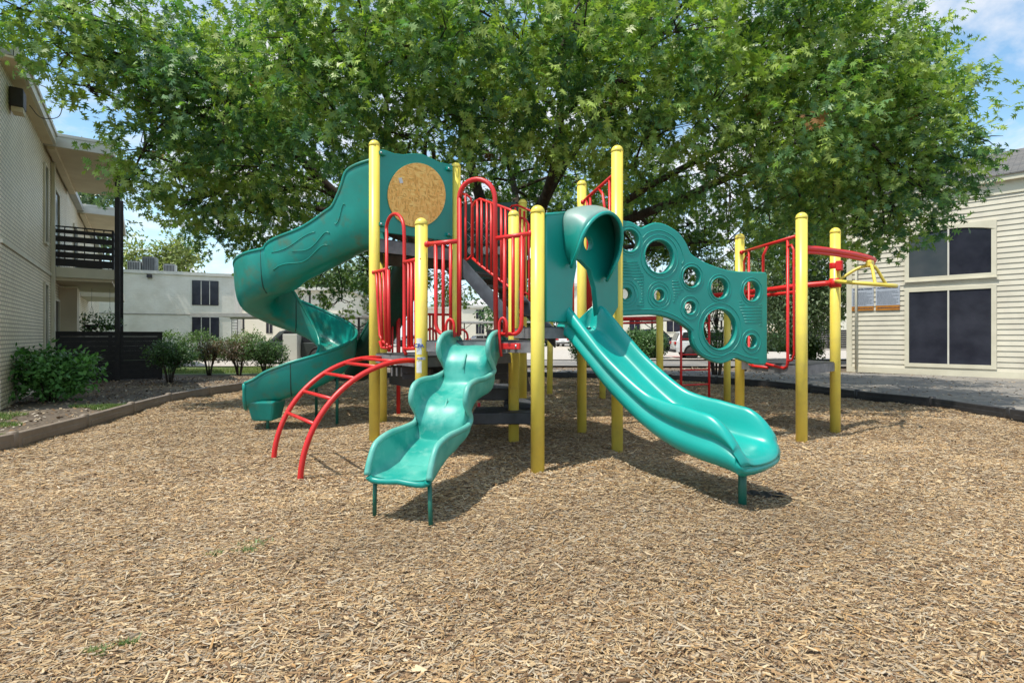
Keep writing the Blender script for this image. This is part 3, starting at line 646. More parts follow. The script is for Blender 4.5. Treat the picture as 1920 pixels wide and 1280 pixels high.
x, y = G(498,703); shrub('dense dark shrub nearest the spiral slide', x, y, .62, .42, .70, .06, 420, 205, dk, 12, GS, nb=12)
GT = 'round clipped shrubs by the white apartment block'
top = [(.06,.12,.03),(.10,.17,.045)]
for px, w, hh, sd, lb in ((318,.52,1.36,211,'round clipped topiary shrub in front of the white wall, leftmost'),(374,.64,1.36,212,'wide low clipped shrub under the wide ground floor window'),
                      (424,.42,1.02,213,'small clipped shrub between wide window and building corner'),(473,.50,1.34,214,'low dark mounded shrub left of the parked dark car')):
    shrub(lb, tat(px,27.5), 27.5, w, hh*.5, hh*.52, .10, 420, sd, top, 0, GT, 'clipped_shrub', box=True, shell=.85)
shrub('bright yellow-green clipped shrub beside the trellis', tat(452,29), 29, .5, .6, .75, .10, 400, 215, yel, 0, None, 'clipped_shrub', box=True, shell=.85)
shrub('dark upright shrub seen left of the wide straight slide', *G(1090,697), .42, .62, .8, .06, 330, 216, dk, 6, nb=12)
shrub('dark boxy hedge in front of the dark blue pickup', tat(1210,31), 31, 1.15, .72, .72, .13, 330, 217, dk, 4, name='hedge', nb=14)
shrub('low green hedge in front of the pale building, right of the green panel', tat(1465,44), 44, 1.7, .6, .7, .16, 300, 218, dk, 4, name='hedge', nb=12)
shrub('green shrub behind the tall right yellow post', tat(1510,26), 26, .7, .62, .75, .12, 300, 219, top, 4, nb=10)

# ------------------------------------------------------------------ buildings
class Fr:
    def __init__(s, t, o, ang): s.t = t; s.o = o; s.u = (math.cos(ang), math.sin(ang))
    def px(s, px, py=None, off=0.0):   # local x and z on the wall plane (off = metres in front of it)
        k = (px-960)/F; nx, ny = s.u[1], -s.u[0]; ox, oy = s.o[0]+nx*off, s.o[1]+ny*off
        x = (k*oy-ox)/(s.u[0]-k*s.u[1]); Y = oy+s.u[1]*x
        return x, (H-(py-HY)/F*Y if py is not None else None)
def window(par, x0, x1, z0, z1, n=2, y=0.0, fw=0.05, mat='dark_screen', fm='trim', mull='fascia', arch=0.0, depth=.04):
    mb = MB(); f = fw
    mb.box2(x0-f, x0, y-depth, y, z0-f, z1+f*(0 if arch else 1)); mb.box2(x1, x1+f, y-depth, y, z0-f, z1+f*(0 if arch else 1)); mb.box2(x0, x1, y-depth, y, z0-f, z0)
    if not arch: mb.box2(x0, x1, y-depth, y, z1, z1+f)
    else:
        K = 12; pts = [(x0-f+(x1-x0+2*f)*i/K, z1 + arch*(1-((i/K)*2-1)**2)) for i in range(K+1)]
        for i in range(K):
            (xa, za), (xb, zb) = pts[i], pts[i+1]
            mb.add([(xa,y-depth,za),(xb,y-depth,zb),(xb,y-depth,z1+arch+f),(xa,y-depth,z1+arch+f),(xa,y,za),(xb,y,zb),(xb,y,z1+arch+f),(xa,y,z1+arch+f)],
                   [(0,1,2,3),(0,4,5,1),(2,6,7,3),(1,5,6,2),(0,3,7,4)])
    w = obj('window', mb, M[fm], par)
    mb = MB()
    if arch:
        K = 12; pts = [(x0+(x1-x0)*i/K, z1 + arch*(1-((i/K)*2-1)**2)) for i in range(K+1)]
        mb.add([(x0,y-.012,z0),(x1,y-.012,z0)] + [(a,y-.012,c) for a, c in pts[::-1]], [tuple(range(K+3))])
    else: mb.add([(x0,y-.012,z0),(x1,y-.012,z0),(x1,y-.012,z1),(x0,y-.012,z1)], [(0,1,2,3)])
    obj('pane', mb, M[mat], w)
    if n > 1:
        mb = MB()
        for i in range(1, n): xm = x0+(x1-x0)*i/n; mb.box2(xm-.022, xm+.022, y-.036, y-.010, z0, z1+arch*.96)
        obj('mullion', mb, M[mull], w)
    return w

# --- right: lap-sided building
aR = math.atan2(-.728, .686); oR = (13.2, 17.6)
bR = thing('sided_building', 'two-storey cream lap-sided building with large dark windows at right', 'building', (*oR, 0), aR)
fr = Fr(bR, oR, aR); xL = fr.px(1592)[0]; xR = 9.0; zt = 5.95
mb = MB(); z = 0.0; ex = 0.165
prof = []
while z < zt: prof += [(-.030, z), (-.006, min(zt, z+ex-.004)), (-.006, min(zt, z+ex))]; z += ex
rows = [[(x, y_, z_) for (y_, z_) in prof] for x in (xL, xR)]
mb.loft(rows); mb.sm = [False]*len(mb.sm); mb.box2(xL, xR, 0, 9, 0, zt)
obj('wall', mb, M['siding'], bR)
mb = MB(); mb.box2(xL-.07, xL+.10, -.05, .12, 0, zt); obj('corner_board', mb, M['trim'], bR, bevel=.008)
mb = MB(); mb.tube([(xL+.24,-.10,.1),(xL+.24,-.10,zt-.3)], .04, 8); obj('downspout', mb, M['trim'], bR)
mb = MB(); mb.box2(xL, xR, -.055, -.031, 5.55, zt); obj('frieze_board', mb, M['trim'], bR)
mb = MB(); mb.box2(xL-.3, xR+.3, -.20, -.15, zt-.02, zt+.14); obj('fascia', mb, M['trim'], bR)
mb = MB(); mb.box2(xL-.3, xR+.3, -.149, -.02, zt-.02, zt+.02); obj('soffit', mb, M['soffit'], bR)
mb = MB(); mb.add([(xL-.35,-.24,zt+.13),(xR+.35,-.24,zt+.13),(xR+.35,4.5,zt+2.0),(xL-.35,4.5,zt+2.0),(xL-.35,-.24,zt+.17),(xR+.35,-.24,zt+.17),(xR+.35,4.5,zt+2.04),(xL-.35,4.5,zt+2.04),(xR+.35,9.4,zt+.17),(xL-.35,9.4,zt+.17)],
    [(0,3,2,1),(4,5,6,7),(0,1,5,4),(0,4,7,3),(1,2,6,5),(7,6,8,9)]); obj('roof', mb, M['shingle'], bR)
x0, z0 = fr.px(1705, 680); x1, _ = fr.px(1859, 680); _, z1 = fr.px(1705, 548)
window(bR, x0, x1, z0, z1, 2, -.03, .12)
x0, _ = fr.px(1705, 518); _, z0 = fr.px(1705, 521); _, z1 = fr.px(1859, 430)
w = window(bR, x0, x1, z0, z1, 2, -.03, .12, arch=.16)
mb = MB(); mb.add([(x0+.01,-.046,z0+.01),((x0+x1)/2-.03,-.046,z0+.01),((x0+x1)/2-.03,-.046,z1+.1),(x0+.01,-.046,z1-.02)], [(0,1,2,3)]); obj('glass_pane', mb, M['glass'], w)
mb = MB(); mb.box2(x0-.16, x1+.16, -.10, -.071, z0-.16, z0-.12); obj('sill', mb, M['trim'], bR)
mb = MB(); mb.box2(xL+.1, xR, -.055, -.031, 0.0, .2); obj('base_board', mb, M['trim'], bR)
# signs
def textobj(name, body, size, mat, par, x, y, z, align='CENTER', rot=(PI/2,0,0), sx=1.0, bold=0.0):
    c = bpy.data.curves.new(name, 'FONT'); c.body = body; c.size = size; c.align_x = align; c.extrude = 0.001; c.offset = bold; c.space_line = 1.0
    tmp = bpy.data.objects.new('tmp', c); COL.objects.link(tmp)
    me = bpy.data.meshes.new_from_object(tmp); bpy.data.objects.remove(tmp); bpy.data.curves.remove(c)
    o = bpy.data.objects.new(name, me); me.materials.append(mat); link(o, par); o.location = (x, y, z); o.rotation_euler = rot; o.scale = (sx,1,1); return o
for (pa, pb, ya, yb, yo, head, head2, lb, sd) in ((1597,1638,541,575,583,'REGLAS DEL PARQUE','INFANTIL','grey-blue park rules sign in Spanish with orange strip, left one',1),
                                   (1642,1687,538,573,582,'PLAYGROUND RULES','AGES 5-12','grey-blue playground rules sign with orange strip, next to the window',2)):
    xa, za = fr.px(pa, ya, .05); xb, _ = fr.px(pb, ya, .05); _, zb = fr.px(pa, yb, .05); _, zo = fr.px(pa, yo, .05)
    k = 1/math.sqrt(1); cx = (xa+xb)/2
    wp = (oR[0]+fr.u[0]*cx+fr.u[1]*.04, oR[1]+fr.u[1]*cx-fr.u[0]*.04, zo)
    s_ = thing('rules_sign', lb, 'sign', wp, aR, 'rules signs on the sided wall'); w2 = (xb-xa)/2; hh = za-zo; ho = zb-zo
    mb = MB(); mb.box2(-w2, w2, -.012, 0, ho+.004, hh); obj('panel', mb, M['sign'], s_)
    mb = MB(); mb.box2(-w2, w2, -.012, 0, 0, ho-.004); obj('orange_strip', mb, M['sign_orange'], s_)
    textobj('heading', head, w2*.175, M['text_dark'], s_, 0, -.015, hh-.17*w2*2*.6, bold=.003)
    r = random.Random(sd); mb = MB(); zz_ = hh-.27*w2*2*.75
    for ln in range(13):
        zz_ -= (hh-ho)*.056; xx = -w2*.9; end = w2*(.9 if ln % 3 else .3+.5*r.random())
        while xx < end:
            wd = r.uniform(.02,.07); mb.box2(xx, min(xx+wd, end), -.0145, -.013, zz_, zz_+.012); xx += wd+.012
    obj('small_print', mb, M['text_dark'], s_)
    mb = MB(); xx = -w2*.85
    while xx < w2*.85: wd = r.uniform(.02,.06); mb.box2(xx, xx+wd, -.0145, -.013, ho*.4, ho*.6); xx += wd+.012
    obj('strip_lettering', mb, M['text_dark'], s_)

# --- left: painted brick building with balconies
aL = math.atan2(.816, -.578); oL = (-8.94, 9.27)
bL = thing('brick_building', 'two-storey cream painted brick building with balcony at left', 'building', (*oL, 0), aL)
fl = Fr(bL, oL, aL)
mb = MB(); mb.box2(-.42, 26, 0, 9, 0, 6.0); obj('wall', mb, M['brick'], bL)
mb = MB(); mb.box2(-.42, 5.75, -.03, -.002, 2.86, 2.94); obj('belt_course', mb, M['trim'], bL)
mb = MB(); mb.box2(-.62, 4.3, -.26, -.20, 5.98, 6.22); mb.box2(-.62, 4.3, -.29, -.261, 6.16, 6.24); obj('fascia', mb, M['fascia'], bL)
mb = MB(); mb.box2(-.62, 4.3, -.199, -.003, 5.96, 6.0); obj('soffit', mb, M['soffit'], bL)
mb = MB(); mb.box2(-.62, 26.3, -.19, 9.3, 6.01, 6.18); obj('roof', mb, M['metal_lt'], bL)
for (xa, xb, z0) in ((4.4, 9.6, 6.02), (13.0, 18.0, 6.02)):
    mb = MB(); mb.box2(xa, xa+.05, -1.40, -.005, z0-.06, z0+.24); mb.box2(xa+.051, xb, -1.40, -1.35, z0-.06, z0+.24); mb.box2(xa-.02, xa+.07, -1.42, -.004, z0+.20, z0+.27); obj('canopy_fascia', mb, M['fascia'], bL)
    mb = MB(); mb.box2(xa+.052, xb, -1.349, -.005, z0-.02, z0+.16); obj('canopy_soffit', mb, M['soffit'], bL)
    mb = MB(); mb.box2(xa+.1, xb, -.22, -.07, z0-.12, z0-.021); obj('canopy_ledger', mb, M['soffit'], bL)
# recessed narrow windows seen edge-on
for (xa, z0, z1) in ((4.45,3.6,5.5),(4.45,.85,2.55)):
    mb = MB(); mb.box2(xa, xa+.06, -.045, -.002, z0-.05, z1+.05); mb.box2(xa+.5, xa+.56, -.045, -.002, z0-.05, z1+.05); mb.box2(xa+.06, xa+.5, -.045, -.002, z1, z1+.05); mb.box2(xa+.06, xa+.5, -.06, -.002, z0-.05, z0)
    w = obj('window', mb, M['trim'], bL); mb = MB(); mb.box2(xa+.06, xa+.5, -.015, -.003, z0, z1); obj('pane', mb, M['dark_screen'], w)
mb = MB(); mb.box2(5.75, 5.85, -.09, -.003, 0, 5.9); obj('downspout', mb, M['trim'], bL, bevel=.01)
# doors and windows under the balcony
for (xa, xb, z0, z1, mt) in ((6.3,7.2,.05,2.25,'dark_screen'),(6.3,7.2,3.2,5.3,'dark_screen'),(8.6,9.5,.05,2.2,'dark_screen'),(11.5,12.6,.6,2.2,'dark_screen'),(11.5,12.6,3.6,5.2,'dark_screen'),(15,16,.05,2.2,'dark_screen')):
    window(bL, xa, xb, z0, z1, 1, -.002, .07, mt, depth=.05)
mb = MB(); mb.box2(7.45, 8.1, -.42, -.003, .0, 2.7); obj('utility_closet', mb, M['soffit'], bL, bevel=.01)
mb = MB()
for xx in (10.2, 10.45): mb.tube([(xx,-.05,.2),(xx,-.05,2.5),(xx+.05,-.12,2.6),(xx+.9,-.12,2.65)], .018, 6)
obj('conduit', mb, M['trim'], bL)
# wall light near the roof
x, z = fl.px(33, 187, .1); mb = MB(); mb.box2(x-.17, x+.17, -.20, -.003, z-.17, z+.17); o = obj('wall_light', mb, M['dark_steel'], bL, bevel=.02)
mb = MB(); mb.box2(x-.13, x+.13, -.19, -.03, z-.26, z-.172); obj('lens', mb, M['soffit'], o)
mb = MB(); mb.tube(catmull([(x+.6,-.30,6.2),(x+.8,-.62,6.15),(x+.9,-.60,5.75),(x+.75,-.34,5.6),(x+.5,-.2,5.72)], 6), .008, 5); obj('loose_cable', mb, M['dark_steel'], bL)
# balcony
bx0, bx1, bd = 5.9, 10.4, 1.35
mb = MB(); mb.box2(bx0, bx1, -bd, -.004, 2.86, 3.14); obj('balcony_slab', mb, M['trim'], bL, bevel=.01)
mb = MB(); mb.box2(bx0+.05, bx1, -bd+.05, -.03, 2.78, 2.858); obj('balcony_soffit', mb, M['soffit'], bL)
def slats(x0, x1, y0, y1, zs, hgts, par, name='railing'):
    mb = MB()
    for z_, h_ in zip(zs, hgts): mb.box(((x0+x1)/2, (y0+y1)/2, z_+h_/2), (max(abs(x1-x0), .03), max(abs(y1-y0), .03), h_))
    n = max(2, int(max(abs(x1-x0), abs(y1-y0))/.19))
    for i in range(n+1):
        t = i/n; mb.box((x0+(x1-x0)*t+(.025 if x0 == x1 else 0), y0+(y1-y0)*t+(.025 if y0 == y1 else 0), (zs[0]+zs[-1]+hgts[-1])/2), (.022, .022, zs[-1]+hgts[-1]-zs[0]))
    return obj(name, mb, M['black_wood'], par)
zz_ = [3.17,3.40,3.60,3.83,4.06,4.22]; hh_ = [.20,.15,.15,.15,.10,.035]
slats(bx0+.03, bx0+.03, -bd+.03, -.06, zz_, hh_, bL); slats(bx0+.06, bx1-.05, -bd+.03, -bd+.03, zz_, hh_, bL)
for xx in (bx0+.05, bx0+1.0, bx0+4.3):
    mb = MB(); mb.box2(xx-.055, xx+.055, -bd-.115, -bd-.004, 0, 6.0); obj('balcony_post', mb, M['black_wood'], bL)
mb = MB(); mb.box2(bx0+.25, bx0+.75, -bd+.3, -.5, 3.15, 3.32); obj('storage_box', mb, M['metal_lt'], bL)
bx2 = 14.2
mb = MB(); mb.box2(bx2, bx2+4, -bd, -.004, 2.86, 3.14); obj('balcony_slab', mb, M['trim'], bL)
slats(bx2+.03, bx2+.03, -bd+.03, -.06, zz_, hh_, bL)
# black slatted patio fence
fx = (oL[0]+fl.u[0]*6.0, oL[1]+fl.u[1]*6.0); nv = (fl.u[1], -fl.u[0]); angF = math.atan2(nv[1], nv[0])
fn = thing('slatted_fence', 'black stained wooden patio fence below the balcony', 'fence', (fx[0]+nv[0]*.05, fx[1]+nv[1]*.05, 0), angF)
mb = MB(); z = .03; r = random.Random(3)
while z < 1.30: h_ = .135; mb.box((1.22, r.uniform(-.003,.003), z+h_/2), (2.40, .022, h_)); z += h_ + (.001 if r.random() < .8 else .005)
obj('board', mb, M['black_wood'], fn)
for xx in (.06, 1.2, 2.36): mb = MB(); mb.box2(xx-.045, xx+.045, .014, .10, 0, 1.36); obj('post', mb, M['black_wood'], fn)
mb = MB(); mb.box2(-.02, 2.46, -.05, .10, 1.372, 1.40); obj('cap_rail', mb, M['black_wood'], fn)
mb = MB()
for i in range(9): mb.box((2.425, .14+.0, .10+i*.142), (.02, .04, .12))
mb.box2(2.415, 2.437, .16, 3.4, .05, 1.36); obj('return_panel', mb, M['black_wood'], fn)
for (px_, Y_, lb) in ((172,16.6,'potted plant hanging above the fence, left one'),(206,16.9,'potted plant hanging above the fence beside the black post')):
    p = at(px_, 612, Y_); t = thing('hanging_planter', lb, 'potted plant', (p.x, p.y, p.z), 0, 'hanging planters under the balcony')
    mb = MB(); mb.lathe((0,0,0), [(.10,-.10),(.17,.02),(.18,.06)], 12); obj('pot', mb, M['dark_steel'], t)
    me = foliage([(0,0,.13,.24,.24,.18)], 520, .085, int(px_), 'simple', cols=dk, per=4, spread=.08); me.materials.append(M['leaf_bush']); obj('foliage', me, None, t)
    mb = MB()
    for a in (0,2.1,4.2): mb.tube([(.17*math.cos(a),.17*math.sin(a),.06),(0,0,.65)], .004, 4)
    mb.tube([(0,0,.65),(0,0,2.78-p.z)], .005, 4); obj('hanger', mb, M['dark_steel'], t)

# --- far white apartment block
aA = 0.43; oA = (-20.6, 39.0)
bA = thing('apartment_block', 'long white two-storey apartment block with dark screened windows', 'building', (*oA, 0), aA); fa = Fr(bA, oA, aA)
_, ztop = fa.px(437, 517); 
mb = MB(); mb.box2(-30, 0, 0, 12, 0, ztop-.1); obj('wall', mb, M['brick_white'], bA)
mb = MB(); mb.box2(-30.1, .12, -.12, 12, ztop-.099, ztop+.12); obj('roof_edge', mb, M['fascia'], bA)
mb = MB(); _, zb = fa.px(437, 591); mb.box2(-30, 0, -.04, -.003, zb-.03, zb+.03); obj('belt_course', mb, M['stone_cap'], bA)
for (a, b_, c_, d_) in ((361,409,526,572),(361,410,595,638)):
    x0, z1 = fa.px(a, c_); x1, z0 = fa.px(b_, d_); window(bA, x0, x1, z0, z1, 3, -.002, .03, fm='dark_steel')
x, z = fa.px(281, 518); mb = MB(); mb.box2(x-.14, x+.14, -.28, -.003, z-.12, z+.12); obj('wall_light', mb, M['dark_steel'], bA)
for (px_, w_, h_, lb, mt) in ((245,.8,.75,'grey rooftop air conditioner, leftmost of three','metal_lt'),(274,.85,1.1,'taller dark rooftop air conditioner in the middle','ac'),(313,.75,.65,'ribbed grey rooftop air conditioner, right of three','metal_lt')):
    x, _ = fa.px(px_); wp = (oA[0]+fa.u[0]*x-fa.u[1]*1.4, oA[1]+fa.u[1]*x+fa.u[0]*1.4, ztop+.10)
    t = thing('air_conditioner', lb, 'air conditioner', wp, aA, 'rooftop air conditioners'); mb = MB(); mb.box2(-w_/2, w_/2, -w_/2, w_/2, .02, h_); obj('cabinet', mb, M[mt], t, bevel=.03)
    mb = MB()
    for i in range(7): mb.box2(-w_/2+.06+i*(w_-.12)/7, -w_/2+.10+i*(w_-.12)/7, -w_/2-.015, -w_/2-.001, .08, h_-.08)
    obj('grille', mb, M['dark_steel'], t); mb = MB(); mb.lathe((0,0,h_), [(w_*.38,0),(w_*.38,.05),(w_*.3,.06)], 14); obj('fan_guard', mb, M['dark_steel'], t)
# trellis at its corner
p = tat(440,37.0); t = thing('trellis', 'narrow dark lattice trellis leaning by the building corner', 'trellis', (p, 37.0, 0)); mb = MB()
for i in range(2): mb.box((-.2+.4*i, 0, 1.25), (.03,.03,2.5))
for i in range(12): mb.box((0, .02, .2+.2*i), (.42,.02,.03))
obj('lattice', mb, M['dark_steel'], t)

# --- block B behind it
bB = thing('apartment_block', 'white apartment block behind the spiral slide with small balcony', 'building', (-27.5, 53, 0), 0.05); fb = Fr(bB, (-27.5,53), .05)
xe, _ = fb.px(648); _, zt_ = fb.px(560, 541)
mb = MB(); mb.box2(-3, xe, 0, 10, 0, zt_-.2); obj('wall', mb, M['stucco'], bB)
mb = MB(); mb.box2(-3, xe+.3, -.5, 10, zt_-.199, zt_+.1); obj('roof_edge', mb, M['fascia'], bB)
for (a, b_, c_, d_) in ((439,456,550,579),(439,457,598,622),(500,510,598,624),(600,618,600,624)):
    x0, z1 = fb.px(a, c_); x1, z0 = fb.px(b_, d_); window(bB, x0, x1, z0, z1, 2, -.002, .04, fm='dark_steel')
x0, z1 = fb.px(545, 570, .9); x1, z0 = fb.px(582, 586, .9); mb = MB()
for i in range(5): mb.box2(x0, x1, -.92, -.88, z0+i*(z1-z0)/5, z0+(i+.72)*(z1-z0)/5)
obj('balcony_railing', mb, M['black_wood'], bB); mb = MB(); mb.box2(x0-.1, x1+.1, -.95, -.003, z0-.3, z0-.02); obj('balcony_slab', mb, M['trim'], bB)
mb = MB(); mb.box2(x1-.1, x1+.06, -1.1, -.951, 0, zt_-.25); obj('balcony_post', mb, M['black_wood'], bB)

# --- far corner building C
aC = 0.12; oC = (tat(866,82), 82.0); bC = thing('corner_building', 'distant cream two-storey building with two stacked dark windows', 'building', (*oC, 0), aC); fc = Fr(bC, oC, aC)
_, zt_ = fc.px(866, 574); mb = MB(); mb.box2(-6.5, 0, 4, 12, 0, zt_-.2); mb.box2(0, 7, 0, 12, 0, zt_-.25); obj('wall', mb, M['stucco'], bC)
mb = MB(); mb.box2(-.2, 7.2, -.2, 12, zt_-.249, zt_+.1); mb.box2(-6.8, -.2, 3.8, 12, zt_-.19, zt_+.08); obj('roof_edge', mb, M['fascia'], bC)
for (c_, d_) in ((581,597),(608,625)):
    x0, z1 = fc.px(893, c_); x1, z0 = fc.px(907, d_); window(bC, x0, x1, z0, z1, 3, -.002, .04, fm='dark_steel')

# --- pale building D behind the right posts
aD = -0.06; oD = (tat(1400,50), 50.0); bD = thing('apartment_block', 'sunlit cream building behind the yellow posts at right', 'building', (*oD, 0), aD); fd = Fr(bD, oD, aD)
mb = MB(); mb.box2(-16, 22, 0, 12, 0.0, 6.1); obj('wall', mb, M['stucco'], bD)
mb = MB(); mb.box2(-16.3, 22.3, -.4, 12, 6.101, 6.35); obj('roof_edge', mb, M['fascia'], bD)
_, zb = fd.px(1420, 594); mb = MB(); mb.box2(-16, 22, -.05, -.003, zb-.04, zb+.04); obj('belt_course', mb, M['stone_cap'], bD)
for (a, b_, c_, d_) in ((1526,1533,598,622),(1549,1556,598,622),(1526,1533,548,575),(1250,1275,600,622),(1180,1200,600,622),(1320,1345,545,572)):
    x0, z1 = fd.px(a, c_); x1, z0 = fd.px(b_, d_); window(bD, x0, x1, z0, z1, 2 if b_-a > 10 else 1, -.002, .05)
x0, z1 = fd.px(1438, 616, .3); x1, z0 = fd.px(1466, 624, .3); mb = MB(); mb.box2(x0, x1, -.3, -.003, z0, z1)
for i in range(8): mb.box2(x0+.1+i*(x1-x0-.2)/8, x0+.16+i*(x1-x0-.2)/8, -.32, -.301, z0+.06, z1-.06)
obj('meter_box', mb, M['soffit'], bD)
def blackfence(px0, px1, Y, h, label):
    x0, x1 = tat(px0, Y), tat(px1, Y); t = thing('slatted_fence', label, 'fence', ((x0+x1)/2, Y, 0)); mb = MB(); w_ = (x1-x0)/2; z = .05
    while z < h: mb.box((0, 0, z+.09), (2*w_, .03, .18)); z += .20
    obj('board', mb, M['black_wood'], t); n = max(2, int(w_))
    for i in range(n+1): m2 = MB(); m2.box((-w_+2*w_*i/n, .06, h/2), (.1,.08,h+.08)); obj('post', m2, M['black_wood'], t)
blackfence(1515, 1592, 47.5, 1.7, 'dark slatted fence below the far windows beside the sided building')
blackfence(640, 692, 40, 1.75, 'dark slatted fence under the carport left of the tall yellow post')

# --- carports
def carport(label, x0, x1, y0, y1, z, nposts, rz=0.0, lf=.85):
    t = thing('carport', label, 'carport', ((x0+x1)/2, (y0+y1)/2, 0), rz); w_, d_ = (x1-x0)/2, (y1-y0)/2
    mb = MB(); mb.box((0,0,z+.09), (2*w_, 2*d_, .06)); mb.box((0,-d_-.03,z+.06), (2*w_, .05, .2)); mb.box((0,d_+.03,z+.06), (2*w_, .05, .2)); obj('roof', mb, M['metal_lt'], t)
    for i in range(nposts):
        xx = -w_*lf+(w_*(lf+.85))*i/(nposts-1); mb = MB(); mb.box((xx,0,z/2), (.13,.13,z)); mb.tube([(xx,0,z*.72),(xx+1.0,0,z)], .035, 6); mb.tube([(xx,0,z*.72),(xx-1.0,0,z)], .035, 6); obj('post', mb, M['dark_steel'], t)
carport('long flat metal carport roof behind the spiral slide', tat(395,33), tat(692,33), 31, 35.5, 2.45, 2, .03, -.55)
carport('flat carport seen beyond the stair railing', tat(860,66), tat(1010,66), 63, 68, 2.9, 4)
carport('carport roof seen under the arch of the bubble panel', tat(1165,54.5), tat(1290,54.5), 43, 46, 2.6, 3)
# white utility cabinet
x, y = G(548, 684); t = thing('utility_cabinet', 'plain white utility cabinet partly hidden by the spiral slide', 'cabinet', (x, y, 0)); mb = MB(); mb.box2(-.32,.32,-.25,.25,0,1.36); obj('body', mb, M['white_paint'], t, bevel=.02)
mb = MB(); 
for i in range(4): mb.box2(-.24+.13*i, -.16+.13*i, -.262, -.251, .05, .12)
obj('vent', mb, M['dark_steel'], t)

